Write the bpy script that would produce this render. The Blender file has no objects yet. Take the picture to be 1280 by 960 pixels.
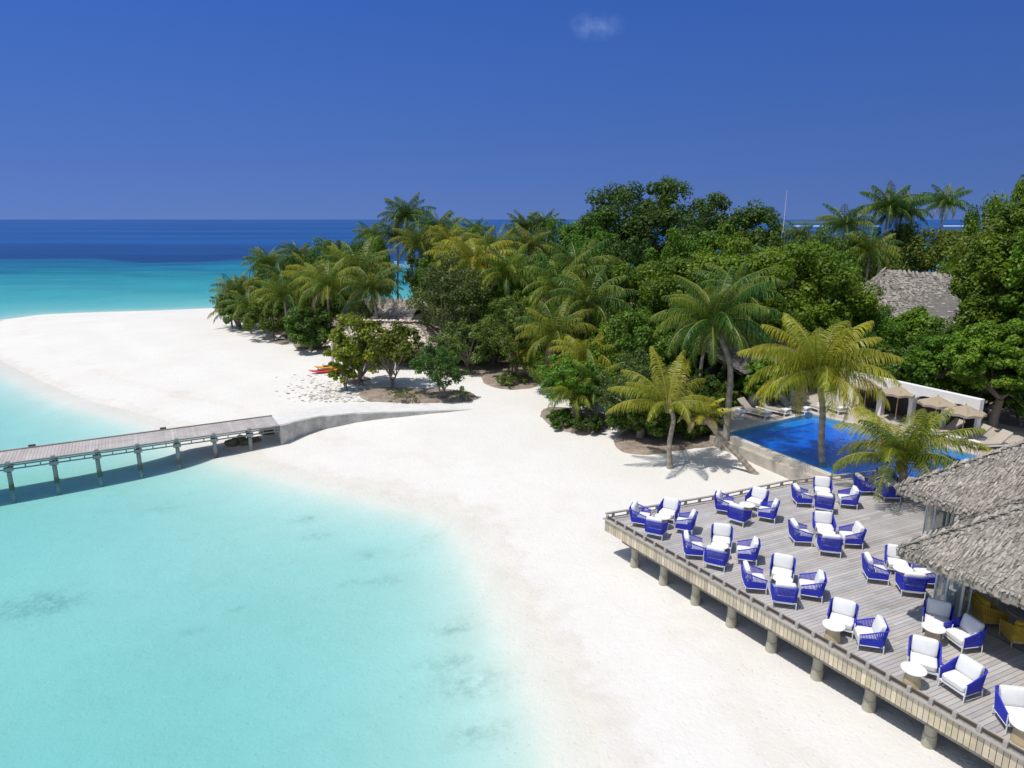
import bpy, bmesh, math, random
import numpy as np
from mathutils import Vector, Matrix, noise
R = math.radians
C = bpy.context.scene.collection
sc = bpy.context.scene
rng = random.Random(7)

# ------------------------------------------------------------------ camera
F = 853.0
PITCH = math.atan(206 / F)
H = 12.4
cam = bpy.data.cameras.new('camera')
cam.sensor_width = 36
cam.lens = F * 36 / 1280
cam.clip_end = 60000
cam.clip_start = 0.1
co = bpy.data.objects.new('camera', cam)
C.objects.link(co)
co.location = (0, 0, H)
co.rotation_euler = (R(90) - PITCH, 0, 0)
sc.camera = co

# ------------------------------------------------------------------ sky and sun
SUN_EL, SUN_AZ = R(67), R(27)            # shadows run towards SUN_AZ from +x
sd = Vector((-math.cos(SUN_AZ) * math.cos(SUN_EL), -math.sin(SUN_AZ) * math.cos(SUN_EL), math.sin(SUN_EL)))
w = bpy.data.worlds.new('World')
sc.world = w
w.use_nodes = True
nt = w.node_tree
nt.nodes.clear()
out = nt.nodes.new('ShaderNodeOutputWorld')
bg = nt.nodes.new('ShaderNodeBackground')
sky = nt.nodes.new('ShaderNodeTexSky')
sky.sky_type = 'NISHITA'
sky.sun_disc = False
sky.sun_elevation = SUN_EL
sky.sun_rotation = math.atan2(sd.x, sd.y) % (2 * math.pi)
sky.altitude = 0
sky.air_density = 1.0
sky.dust_density = 1.0
sky.ozone_density = 1.0
SKY = 0.14
bg.inputs['Strength'].default_value = SKY
# the deep polarised blue of the sky opposite the sun, from the horizon upwards
tcs = nt.nodes.new('ShaderNodeTexCoord')
sep = nt.nodes.new('ShaderNodeSeparateXYZ'); nt.links.new(tcs.outputs['Generated'], sep.inputs[0])
ramp = nt.nodes.new('ShaderNodeValToRGB')
cr = ramp.color_ramp
cr.elements[0].position = 0.0; cr.elements[0].color = (.118, .212, .53, 1)
cr.elements[1].position = 1.0; cr.elements[1].color = (.03, .105, .45, 1)
for p_, c_ in ((.06, (.090, .188, .525, 1)), (.16, (.062, .160, .52, 1)), (.28, (.043, .132, .50, 1))):
    e_ = cr.elements.new(p_); e_.color = c_
nt.links.new(sep.outputs['Z'], ramp.inputs[0])
lr = nt.nodes.new('ShaderNodeMapRange'); lr.inputs[1].default_value = -.6; lr.inputs[2].default_value = .6; lr.inputs[3].default_value = 1.12 / SKY; lr.inputs[4].default_value = .90 / SKY
nt.links.new(sep.outputs['X'], lr.inputs[0])
vmul = nt.nodes.new('ShaderNodeVectorMath'); vmul.operation = 'SCALE'
nt.links.new(ramp.outputs[0], vmul.inputs[0]); nt.links.new(lr.outputs[0], vmul.inputs['Scale'])
f1 = nt.nodes.new('ShaderNodeMapRange'); f1.interpolation_type = 'SMOOTHSTEP'; f1.inputs[1].default_value = -.1; f1.inputs[2].default_value = .45
nt.links.new(sep.outputs['Y'], f1.inputs[0])
f2 = nt.nodes.new('ShaderNodeMapRange'); f2.interpolation_type = 'SMOOTHSTEP'; f2.inputs[1].default_value = .62; f2.inputs[2].default_value = .34
nt.links.new(sep.outputs['Z'], f2.inputs[0])
f3 = nt.nodes.new('ShaderNodeMath'); f3.operation = 'MULTIPLY'; nt.links.new(f1.outputs[0], f3.inputs[0]); nt.links.new(f2.outputs[0], f3.inputs[1])
gam = nt.nodes.new('ShaderNodeMix'); gam.data_type = 'RGBA'
nt.links.new(f3.outputs[0], gam.inputs[0]); nt.links.new(sky.outputs[0], gam.inputs[6]); nt.links.new(vmul.outputs[0], gam.inputs[7])
# one faint wisp of cloud high over the trees
tc = nt.nodes.new('ShaderNodeTexCoord')
mp = nt.nodes.new('ShaderNodeMapping')
cd = Vector(((745 - 640) / F, 0, 0)) + Vector((0, math.cos(PITCH), -math.sin(PITCH))) + (480 - 33) / F * Vector((0, math.sin(PITCH), math.cos(PITCH)))
cd.normalize()
vs = nt.nodes.new('ShaderNodeVectorMath'); vs.operation = 'SUBTRACT'; vs.inputs[1].default_value = cd
nt.links.new(tc.outputs['Generated'], vs.inputs[0])
vm = nt.nodes.new('ShaderNodeVectorMath'); vm.operation = 'MULTIPLY'; vm.inputs[1].default_value = (24, 24, 52)
nt.links.new(vs.outputs[0], vm.inputs[0])
ln = nt.nodes.new('ShaderNodeVectorMath'); ln.operation = 'LENGTH'
nt.links.new(vm.outputs[0], ln.inputs[0])
cn = nt.nodes.new('ShaderNodeTexNoise'); cn.inputs['Scale'].default_value = 30; cn.inputs['Detail'].default_value = 6
cn.inputs['Roughness'].default_value = 0.65
nt.links.new(tc.outputs['Generated'], cn.inputs['Vector'])
mr = nt.nodes.new('ShaderNodeMapRange'); mr.inputs['From Min'].default_value = 1.0; mr.inputs['From Max'].default_value = 0.0
nt.links.new(ln.outputs['Value'], mr.inputs['Value'])
mr2 = nt.nodes.new('ShaderNodeMapRange'); mr2.inputs['From Min'].default_value = 0.42; mr2.inputs['From Max'].default_value = 0.75
nt.links.new(cn.outputs['Fac'], mr2.inputs['Value'])
mm = nt.nodes.new('ShaderNodeMath'); mm.operation = 'MULTIPLY'
nt.links.new(mr.outputs[0], mm.inputs[0]); nt.links.new(mr2.outputs[0], mm.inputs[1])
mx = nt.nodes.new('ShaderNodeMix'); mx.data_type = 'RGBA'
mx.inputs[7].default_value = (1.6, 2.5, 5.2, 1)
nt.links.new(mm.outputs[0], mx.inputs[0]); nt.links.new(gam.outputs[2], mx.inputs[6])
nt.links.new(mx.outputs[2], bg.inputs['Color'])
nt.links.new(bg.outputs[0], out.inputs[0])

sl = bpy.data.lights.new('sun', 'SUN')
sl.energy = 4.2
sl.angle = R(0.5)
sl.color = (1, 0.965, 0.915)
so = bpy.data.objects.new('sun', sl)
so.rotation_euler = sd.to_track_quat('Z', 'Y').to_euler()
C.objects.link(so)
sc.view_settings.view_transform = 'Standard'
sc.view_settings.look = 'None'
sc.view_settings.exposure = -0.14
sc.view_settings.gamma = 1
sc.render.engine = 'CYCLES'
sc.cycles.max_bounces = 7
sc.cycles.diffuse_bounces = 3
sc.cycles.glossy_bounces = 3
sc.cycles.transmission_bounces = 4
sc.cycles.transparent_max_bounces = 12

# ------------------------------------------------------------------ helpers
def tag(o, label=None, cat=None, group=None, kind=None):
    if label: o['label'] = label
    if cat: o['category'] = cat
    if group: o['group'] = group
    if kind: o['kind'] = kind
    return o

def empty(name, loc=(0, 0, 0), rz=0):
    o = bpy.data.objects.new(name, None)
    o.location = loc
    o.rotation_euler = (0, 0, rz)
    o.empty_display_size = 0.3
    C.objects.link(o)
    return o

def copy_tree(o, parent=None):
    c = o.copy(); C.objects.link(c); c.parent = parent
    for ch in o.children: copy_tree(ch, c)
    return c

class MB:
    def __init__(s):
        s.v = []; s.f = []; s.c = []; s.cur = (1, 1, 1)
    def add(s, vs, fs, col=None):
        b = len(s.v)
        s.v += [tuple(p) for p in vs]
        s.c += [col or s.cur] * len(vs)
        s.f += [tuple(i + b for i in f) for f in fs]
    def box(s, c, size, rz=0, col=None, rot=None):
        x, y, z = [k / 2 for k in size]
        m = rot or Matrix.Rotation(rz, 3, 'Z')
        c = Vector(c)
        vs = [c + m @ Vector(p) for p in ((-x,-y,-z),(x,-y,-z),(x,y,-z),(-x,y,-z),(-x,-y,z),(x,-y,z),(x,y,z),(-x,y,z))]
        s.add(vs, [(0,3,2,1),(4,5,6,7),(0,1,5,4),(1,2,6,5),(2,3,7,6),(3,0,4,7)], col)
    def bar(s, a, b, wd, ht, col=None):
        a = Vector(a); b = Vector(b); d = (b - a); L = d.length; d.normalize()
        up = Vector((0, 0, 1)) if abs(d.z) < 0.95 else Vector((0, 1, 0))
        sx = d.cross(up).normalized(); uz = sx.cross(d)
        m = Matrix((d, sx, uz)).transposed()
        s.box((a + b) / 2, (L, wd, ht), rot=m, col=col)
    def tube(s, pts, rads, n=8, col=None, caps=True):
        pts = [Vector(p) for p in pts]
        vs = []; fs = []
        ref = Vector((1, 0, 0))
        for i, p in enumerate(pts):
            d = (pts[min(i + 1, len(pts) - 1)] - pts[max(i - 1, 0)]).normalized()
            a = d.cross(ref)
            if a.length < 0.1: a = d.cross(Vector((0, 1, 0)))
            a.normalize(); b = d.cross(a)
            r = rads[i] if isinstance(rads, (list, tuple)) else rads
            for k in range(n):
                t = 2 * math.pi * k / n
                vs.append(p + a * (r * math.cos(t)) + b * (r * math.sin(t)))
        for i in range(len(pts) - 1):
            for k in range(n):
                fs.append((i*n+k, i*n+(k+1)%n, (i+1)*n+(k+1)%n, (i+1)*n+k))
        if caps:
            fs.append(tuple(range(n))); fs.append(tuple(reversed(range((len(pts)-1)*n, len(pts)*n))))
        s.add(vs, fs, col)
    def lathe(s, prof, c=(0, 0, 0), n=20, col=None):
        vs = []; fs = []
        for r, z in prof:
            for k in range(n):
                t = 2 * math.pi * k / n
                vs.append((c[0] + r * math.cos(t), c[1] + r * math.sin(t), c[2] + z))
        for i in range(len(prof) - 1):
            for k in range(n):
                fs.append((i*n+k, i*n+(k+1)%n, (i+1)*n+(k+1)%n, (i+1)*n+k))
        fs.append(tuple(reversed(range(n)))); fs.append(tuple(range((len(prof)-1)*n, len(prof)*n)))
        s.add(vs, fs, col)
    def prism(s, poly, z0, z1, col=None):
        n = len(poly)
        vs = [(p[0], p[1], z0) for p in poly] + [(p[0], p[1], z1) for p in poly]
        fs = [tuple(reversed(range(n))), tuple(range(n, 2*n))] + [(i, (i+1)%n, n+(i+1)%n, n+i) for i in range(n)]
        s.add(vs, fs, col)
    def build(s, name, m, parent=None, smooth=False, bevel=0, loc=None):
        me = bpy.data.meshes.new(name)
        me.from_pydata(s.v, [], s.f)
        at_ = me.color_attributes.new('col', 'FLOAT_COLOR', 'POINT')
        a = np.ones((len(s.v), 4), np.float32); a[:, :3] = np.array(s.c, np.float32).reshape(-1, 3)
        at_.data.foreach_set('color', a.ravel())
        if smooth: me.polygons.foreach_set('use_smooth', [True] * len(me.polygons))
        me.materials.append(m)
        o = bpy.data.objects.new(name, me)
        C.objects.link(o)
        o.parent = parent
        if loc: o.location = loc
        if bevel:
            b = o.modifiers.new('bevel', 'BEVEL'); b.width = bevel; b.segments = 2; b.limit_method = 'ANGLE'
        return o

def mesh_np(name, V, Q, col, m, parent=None):
    """V (n,3), Q (m,4) faces, col (n,3)"""
    me = bpy.data.meshes.new(name)
    me.vertices.add(len(V)); me.vertices.foreach_set('co', np.asarray(V, np.float32).ravel())
    k = Q.shape[1]
    me.loops.add(Q.size); me.loops.foreach_set('vertex_index', np.asarray(Q, np.int32).ravel())
    me.polygons.add(len(Q)); me.polygons.foreach_set('loop_start', np.arange(0, Q.size, k, dtype=np.int32))
    me.polygons.foreach_set('loop_total', np.full(len(Q), k, np.int32))
    me.update(calc_edges=True)
    at_ = me.color_attributes.new('col', 'FLOAT_COLOR', 'POINT')
    a = np.ones((len(V), 4), np.float32); a[:, :3] = col
    at_.data.foreach_set('color', a.ravel())
    me.materials.append(m)
    o = bpy.data.objects.new(name, me)
    C.objects.link(o); o.parent = parent
    return o

def mat(name, col=(.5, .5, .5), rough=0.7, var=0.0, scale=5.0, attr=False, bump=0.0, bscale=40.0, spec=0.5, metal=0, stretch=(1, 1, 1), coords='Object', col2=None):
    m = bpy.data.materials.new(name); m.use_nodes = True
    t = m.node_tree; N = t.nodes; L = t.links
    b = N['Principled BSDF']
    b.inputs['Roughness'].default_value = rough
    b.inputs['Specular IOR Level'].default_value = spec
    b.inputs['Metallic'].default_value = metal
    tcn = N.new('ShaderNodeTexCoord'); mpn = N.new('ShaderNodeMapping'); mpn.inputs['Scale'].default_value = stretch
    L.new(tcn.outputs[coords], mpn.inputs[0])
    cur = None
    rgb = N.new('ShaderNodeRGB'); rgb.outputs[0].default_value = (*col, 1); cur = rgb.outputs[0]
    if attr:
        a = N.new('ShaderNodeAttribute'); a.attribute_name = 'col'
        x = N.new('ShaderNodeMix'); x.data_type = 'RGBA'; x.blend_type = 'MULTIPLY'; x.inputs[0].default_value = 1
        L.new(cur, x.inputs[6]); L.new(a.outputs['Color'], x.inputs[7]); cur = x.outputs[2]
    if var or col2:
        n = N.new('ShaderNodeTexNoise'); n.inputs['Scale'].default_value = scale; n.inputs['Detail'].default_value = 5; n.inputs['Roughness'].default_value = 0.65
        L.new(mpn.outputs[0], n.inputs['Vector'])
        r = N.new('ShaderNodeMapRange'); r.inputs['From Min'].default_value = .3; r.inputs['From Max'].default_value = .7
        L.new(n.outputs['Fac'], r.inputs['Value'])
        x = N.new('ShaderNodeMix'); x.data_type = 'RGBA'
        if col2:
            L.new(r.outputs[0], x.inputs[0]); L.new(cur, x.inputs[6]); x.inputs[7].default_value = (*col2, 1)
        else:
            x.blend_type = 'MULTIPLY'; x.inputs[0].default_value = 1
            r.inputs['To Min'].default_value = 1 - var; r.inputs['To Max'].default_value = 1 + var
            L.new(cur, x.inputs[6]); L.new(r.outputs[0], x.inputs[7])
        cur = x.outputs[2]
    L.new(cur, b.inputs['Base Color'])
    if bump:
        n = N.new('ShaderNodeTexNoise'); n.inputs['Scale'].default_value = bscale; n.inputs['Detail'].default_value = 4
        L.new(mpn.outputs[0], n.inputs['Vector'])
        bp = N.new('ShaderNodeBump'); bp.inputs['Strength'].default_value = bump; bp.inputs['Distance'].default_value = 0.03
        L.new(n.outputs['Fac'], bp.inputs['Height']); L.new(bp.outputs[0], b.inputs['Normal'])
    return m

# ------------------------------------------------------------------ terrain
def flat(px, py, z=0.0):
    x = (px - 640) / F; y = (480 - py) / F
    d = (x, y * math.sin(PITCH) + math.cos(PITCH), y * math.cos(PITCH) - math.sin(PITCH))
    t = (z - H) / d[2]
    return (d[0] * t, d[1] * t)

shore_px = [(330,381),(275,385),(200,388),(100,391),(40,394),(0,400),(-25,412),(-20,432),(12,455),(60,478),(110,499),(160,512),(205,524),(235,537),(262,552),(300,563),(350,578),(400,592),(480,610),(560,629),(605,648),(640,695),(680,765),(720,835),(755,900),(778,960)]
shore = [flat(*p) for p in shore_px] + [(3.4, 8), (5, 2), (8, -14), (60, -60), (200, -70), (330, 60), (250, 150), (120, 152), (60, 128), (10, 112), (-18, 104)]
SP = np.array(shore)

def sdist(X, Y):
    """signed distance to the island's shoreline, positive on land"""
    A = SP; B = np.roll(SP, -1, 0)
    d2 = np.full(X.shape, 1e12); ins = np.zeros(X.shape, bool)
    for (ax, ay), (bx, by) in zip(A, B):
        ex, ey = bx - ax, by - ay
        t = np.clip(((X - ax) * ex + (Y - ay) * ey) / (ex * ex + ey * ey), 0, 1)
        d2 = np.minimum(d2, (X - ax - t * ex) ** 2 + (Y - ay - t * ey) ** 2)
        c = ((ay > Y) != (by > Y)) & (X < (bx - ax) * (Y - ay) / (by - ay + 1e-12) + ax)
        ins ^= c
    d = np.sqrt(d2)
    return np.where(ins, d, -d)

def sstep(x, a, b):
    t = np.clip((x - a) / (b - a), 0, 1); return t * t * (3 - 2 * t)

def gz(X, Y):
    X = np.asarray(X, float); Y = np.asarray(Y, float)
    d = sdist(X, Y)
    dp = np.maximum(d, 0); dn = np.maximum(-d, 0)
    land = 0.93 * (1 - np.exp(-dp / 15.0)) + 0.02
    und = 0.035 * np.sin(X * .41 + Y * .23) + 0.03 * np.sin(X * .17 - Y * .6 + 1.3) + 0.02 * np.sin(X * 1.1 + Y * .9)
    land = land + und * sstep(dp, 2, 9)
    far = sstep(Y, 62, 100)
    sea = -(0.04 * np.minimum(dn, 2.5) + 0.66 * (1 - np.exp(-np.maximum(dn - 1.5, 0) / 2.7)) * (1 + .13 * np.sin(X * .21 + .5) * np.cos(Y * .25)))
    sea = sea - far * (0.35 * (1 - np.exp(-dn / 8)) + .35 * sstep(dn, 8, 40) + 1.0 * sstep(Y, 105, 215)) * (1 + .22 * np.sin(Y * .16 + X * .02) * np.sin(X * .05 + Y * .03))
    edge = 240 + 9 * np.sin(X * .02) + 10 * np.sin(X * .033 + 1) * np.sin(X * .011) + 6 * np.sin(X * .055 + 1) + 3 * np.sin(X * .17) + 9 * np.sin(X * .31 + Y * .11) * np.sin(X * .13 - Y * .04)
    sea = sea - (sstep(Y, edge - 85, edge + 30) * .8 + sstep(Y, edge - 45, edge + 130) * 3.0 + sstep(Y, edge + 50, edge + 320) * 20) * (1 + .15 * np.sin(X * .09 + Y * .05))
    sea = sea - sstep(np.hypot(X, Y), 400, 900) * 40
    # far right lagoon stays shallow
    lag = sstep(X, 60, 120) * sstep(Y, 130, 200) * (1 - sstep(Y, 420, 520))
    sea = sea * (1 - lag) - lag * 1.6
    return np.where(d > 0, land, sea)

def at(px, py, up=0.0):
    """ground point seen at a pixel of the photograph (up: height over the ground)"""
    z = 0.8
    for _ in range(12):
        x, y = flat(px, py, z + up)
        z = float(gz(x, y))
    return Vector((x, y, z))

def ground(x, y): return float(gz(x, y))

def P(px, Y):
    """ground point at distance Y in the column px"""
    z = 0.9
    cz = Y * math.cos(PITCH) - (z - H) * math.sin(PITCH)
    x = (px - 640) / F * cz
    return Vector((x, Y, ground(x, Y)))

def ztop(py, Y):
    """height above the ground (about 0.9) of what shows at image row py at distance Y"""
    k = (480 - py) / F
    # ray: dy = k sin + cos ; dz = k cos - sin
    return H + Y * (k * math.cos(PITCH) - math.sin(PITCH)) / (k * math.sin(PITCH) + math.cos(PITCH)) - 0.9

def axis_samples(lo, hi, step, far_lo, far_hi, g=1.13):
    a = list(np.arange(lo, hi + 1e-6, step))
    s = step; x = hi
    while x < far_hi:
        s *= g; x += s; a.append(x)
    s = step; x = lo; pre = []
    while x > far_lo:
        s *= g; x -= s; pre.append(x)
    return np.array(pre[::-1] + a)

xs = axis_samples(-40, 30, 0.5, -24000, 24000)
ys = np.concatenate([axis_samples(5, 62, 0.4, -60, 62.1), axis_samples(63, 215, 1.2, 62.9, 30000, 1.10)])
ys = np.unique(np.round(ys, 3))
GX, GY = np.meshgrid(xs, ys)
GZ = gz(GX, GY)
SD = sdist(GX, GY)
nx, ny = len(xs), len(ys)
I = np.arange(nx * ny).reshape(ny, nx)
QA = np.stack([I[:-1, :-1], I[:-1, 1:], I[1:, 1:], I[1:, :-1]], -1).reshape(-1, 4)
# dark weed smudges on the lagoon bed
weeds = [(35,762,1.3),(62,752,.8),(205,640,.5),(383,659,.5),(396,679,.5),(465,701,.5),(480,735,.55),(560,842,.7),(590,874,1.0),(602,934,.7),(568,800,.6),(300,765,.3),(240,790,.3),(300,720,.2),(130,795,.2),(440,735,.3),(520,700,.4),(540,688,.4)]
W = np.zeros_like(GX)
for px, py, s in weeds:
    x, y = flat(px, py, -0.8)
    W += np.exp(-(((GX - x) / (s * 1.1)) ** 2 + ((GY - y) / (s * .55)) ** 2))
SN = np.clip(SD, -30, 60)
colg = np.stack([(SN.ravel() + 30) / 90, np.clip(W.ravel(), 0, 1), np.zeros(nx * ny)], -1)

def sand_material():
    m = bpy.data.materials.new('coral_sand'); m.use_nodes = True
    t = m.node_tree; N = t.nodes; L = t.links; b = N['Principled BSDF']
    b.inputs['Roughness'].default_value = 0.9; b.inputs['Specular IOR Level'].default_value = 0.2
    g = N.new('ShaderNodeNewGeometry')
    a = N.new('ShaderNodeAttribute'); a.attribute_name = 'col'
    sp = N.new('ShaderNodeSeparateColor'); L.new(a.outputs['Color'], sp.inputs[0])
    def noi(scale, det=5, vec=None, rough=.6):
        n = N.new('ShaderNodeTexNoise'); n.inputs['Scale'].default_value = scale; n.inputs['Detail'].default_value = det
        n.inputs['Roughness'].default_value = rough
        L.new(vec or g.outputs['Position'], n.inputs['Vector']); return n.outputs['Fac']
    def mix(f, c1, c2, mode='MIX'):
        x = N.new('ShaderNodeMix'); x.data_type = 'RGBA'; x.blend_type = mode
        if isinstance(f, (int, float)): x.inputs[0].default_value = f
        else: L.new(f, x.inputs[0])
        for i, c in ((6, c1), (7, c2)):
            if isinstance(c, tuple): x.inputs[i].default_value = (*c, 1)
            else: L.new(c, x.inputs[i])
        return x.outputs[2]
    def rmp(v, a_, b_, c_=0, d_=1):
        r = N.new('ShaderNodeMapRange'); r.inputs[1].default_value = a_; r.inputs[2].default_value = b_; r.inputs[3].default_value = c_; r.inputs[4].default_value = d_
        L.new(v, r.inputs[0]); return r.outputs[0]
    def mth(op, x, y):
        k = N.new('ShaderNodeMath'); k.operation = op
        for i, v in ((0, x), (1, y)):
            if isinstance(v, (int, float)): k.inputs[i].default_value = v
            else: L.new(v, k.inputs[i])
        return k.outputs[0]
    n1 = noi(.18, 6); n2 = noi(1.3, 6); n3 = noi(14, 4)
    c = mix(rmp(n1, .35, .65), (.715, .695, .645), (.68, .652, .595))
    c = mix(rmp(n2, .3, .75, 0, .25), c, (.60, .56, .50))
    # distance to the waterline in metres, wobbled
    sdm = mth('SUBTRACT', mth('MULTIPLY', sp.outputs['Red'], 90.0), 30.0)
    sdm = mth('ADD', sdm, rmp(noi(.7, 5), .25, .75, -1.1, 1.1))
    band = mth('MULTIPLY', rmp(sdm, -3.2, -.2), rmp(sdm, .9, .2))
    c = mix(mth('MULTIPLY', band, .30), c, (.56, .52, .44))
    line = mth('MULTIPLY', rmp(sdm, -.35, .05), rmp(sdm, .5, .12))
    c = mix(mth('MULTIPLY', line, rmp(n2, .42, .72, .04, .26)), c, (.50, .44, .34))
    l2 = mth('MULTIPLY', rmp(sdm, 3.2, 3.6), rmp(sdm, 4.4, 3.8))
    c = mix(mth('MULTIPLY', l2, rmp(n1, .4, .7, 0, .3)), c, (.55, .45, .33))
    # small dark specks in scattered patches
    v = N.new('ShaderNodeTexVoronoi'); v.inputs['Scale'].default_value = 4.6; L.new(g.outputs['Position'], v.inputs['Vector'])
    spk = mth('MULTIPLY', rmp(v.outputs['Distance'], .10, .05), rmp(noi(.33, 3), .52, .62))
    c = mix(mth('MULTIPLY', spk, .62), c, (.22, .19, .15))
    # weed on the lagoon bed
    wd = mth('MULTIPLY', sp.outputs['Green'], rmp(noi(2.2, 6, rough=.75), .38, .62))
    c = mix(mth('MULTIPLY', wd, .5), c, (.16, .21, .16))
    under = rmp(sdm, -3, -6)
    c = mix(mth('MULTIPLY', under, rmp(noi(.9, 8, rough=.8), .50, .78, 0, .20)), c, (.36, .38, .30))
    sx = N.new('ShaderNodeSeparateXYZ'); L.new(g.outputs['Position'], sx.inputs[0])
    mpr = N.new('ShaderNodeMapping'); mpr.inputs['Scale'].default_value = (.02, .085, 1); L.new(g.outputs['Position'], mpr.inputs[0])
    rf = mth('MULTIPLY', rmp(sx.outputs['Y'], 112, 215), rmp(noi(1, 7, mpr.outputs[0], .7), .40, .62))
    rf = mth('MULTIPLY', rf, rmp(sdm, -8, -14))
    c = mix(mth('MULTIPLY', rf, .62), c, (.16, .17, .20))
    L.new(c, b.inputs['Base Color'])
    bp = N.new('ShaderNodeBump'); bp.inputs['Strength'].default_value = .55; bp.inputs['Distance'].default_value = .06
    hh = mth('ADD', mth('MULTIPLY', noi(5, 6, rough=.7), 1.0), mth('MULTIPLY', rmp(v.outputs['Distance'], 0, .3), .35))
    L.new(hh, bp.inputs['Height']); L.new(bp.outputs[0], b.inputs['Normal'])
    return m
sand = mesh_np('sandy_ground', np.stack([GX.ravel(), GY.ravel(), GZ.ravel()], -1), QA, colg, sand_material())
for p in sand.data.polygons: p.use_smooth = True
tag(sand, 'white coral sand beach and pale lagoon bed', kind='structure')

# ------------------------------------------------------------------ sea
def water_material(name, k, scat, rip=.06, rscale=2.5, refl=.45, ior=1.28):
    m = bpy.data.materials.new(name); m.use_nodes = True
    t = m.node_tree; N = t.nodes; L = t.links; N.clear()
    o = N.new('ShaderNodeOutputMaterial')
    a = N.new('ShaderNodeAttribute'); a.attribute_name = 'col'
    sp = N.new('ShaderNodeSeparateColor'); L.new(a.outputs['Color'], sp.inputs[0])
    dm = N.new('ShaderNodeMath'); dm.operation = 'MULTIPLY'; dm.inputs[1].default_value = 50.0; L.new(sp.outputs['Red'], dm.inputs[0])
    comb = N.new('ShaderNodeCombineColor')
    for i, kk in enumerate(k):
        e = N.new('ShaderNodeMath'); e.operation = 'MULTIPLY'; e.inputs[1].default_value = -kk; L.new(dm.outputs[0], e.inputs[0])
        x = N.new('ShaderNodeMath'); x.operation = 'EXPONENT'; L.new(e.outputs[0], x.inputs[0]); L.new(x.outputs[0], comb.inputs[i])
    inv = N.new('ShaderNodeMix'); inv.data_type = 'RGBA'; inv.blend_type = 'SUBTRACT'; inv.inputs[0].default_value = 1
    inv.inputs[6].default_value = (1, 1, 1, 1); L.new(comb.outputs[0], inv.inputs[7])
    g = N.new('ShaderNodeNewGeometry')
    # wind streaks on the open sea
    mpn = N.new('ShaderNodeMapping'); mpn.inputs['Scale'].default_value = (.0012, .009, 1); L.new(g.outputs['Position'], mpn.inputs[0])
    sn = N.new('ShaderNodeTexNoise'); sn.inputs['Scale'].default_value = 1; sn.inputs['Detail'].default_value = 6; sn.inputs['Roughness'].default_value = .7
    L.new(mpn.outputs[0], sn.inputs['Vector'])
    sr = N.new('ShaderNodeMapRange'); sr.inputs[1].default_value = .3; sr.inputs[2].default_value = .72; sr.inputs[3].default_value = .65; sr.inputs[4].default_value = 1.75
    L.new(sn.outputs['Fac'], sr.inputs[0])
    sc_ = N.new('ShaderNodeMix'); sc_.data_type = 'RGBA'; sc_.blend_type = 'MULTIPLY'; sc_.inputs[0].default_value = 1
    sc_.inputs[6].default_value = (*scat, 1); L.new(inv.outputs[2], sc_.inputs[7])
    sc2 = N.new('ShaderNodeMix'); sc2.data_type = 'RGBA'; sc2.blend_type = 'MULTIPLY'; sc2.inputs[0].default_value = 1
    L.new(sc_.outputs[2], sc2.inputs[6]); L.new(sr.outputs[0], sc2.inputs[7])
    tr = N.new('ShaderNodeBsdfTransparent'); L.new(comb.outputs[0], tr.inputs[0])
    df = N.new('ShaderNodeBsdfDiffuse'); L.new(sc2.outputs[2], df.inputs[0])
    ad = N.new('ShaderNodeAddShader'); L.new(tr.outputs[0], ad.inputs[0]); L.new(df.outputs[0], ad.inputs[1])
    gl = N.new('ShaderNodeBsdfGlossy'); gl.inputs['Roughness'].default_value = .12
    n = N.new('ShaderNodeTexNoise'); n.inputs['Scale'].default_value = rscale; n.inputs['Detail'].default_value = 5
    mp2 = N.new('ShaderNodeMapping'); mp2.inputs['Scale'].default_value = (.6, 1, 1); L.new(g.outputs['Position'], mp2.inputs[0]); L.new(mp2.outputs[0], n.inputs['Vector'])
    bp = N.new('ShaderNodeBump'); bp.inputs['Strength'].default_value = rip; bp.inputs['Distance'].default_value = .3
    L.new(n.outputs['Fac'], bp.inputs['Height']); L.new(bp.outputs[0], gl.inputs['Normal'])
    fr = N.new('ShaderNodeFresnel'); fr.inputs['IOR'].default_value = ior; L.new(bp.outputs[0], fr.inputs['Normal'])
    fm = N.new('ShaderNodeMath'); fm.operation = 'MULTIPLY'; fm.inputs[1].default_value = refl; L.new(fr.outputs[0], fm.inputs[0])
    ms = N.new('ShaderNodeMixShader'); L.new(fm.outputs[0], ms.inputs[0]); L.new(ad.outputs[0], ms.inputs[1]); L.new(gl.outputs[0], ms.inputs[2])
    L.new(ms.outputs[0], o.inputs['Surface'])
    return m
fd = np.maximum(0, -GZ)
keep = (SD.ravel()[QA] < 1.0).any(1)
sea_mat = water_material('sea_water', (.86, .250, .272), (.004, .064, .225))
dcol = np.stack([fd.ravel() / 50, fd.ravel() * 0, fd.ravel() * 0], -1)
used_q = QA[keep]
uniq, invq = np.unique(used_q, return_inverse=True)
SV = np.stack([GX.ravel(), GY.ravel(), np.zeros(nx * ny)], -1)[uniq]
sea = mesh_np('sea_water', SV, invq.reshape(-1, 4), dcol[uniq], sea_mat)
tag(sea, 'clear turquoise lagoon deepening to blue open sea', kind='structure')
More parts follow.
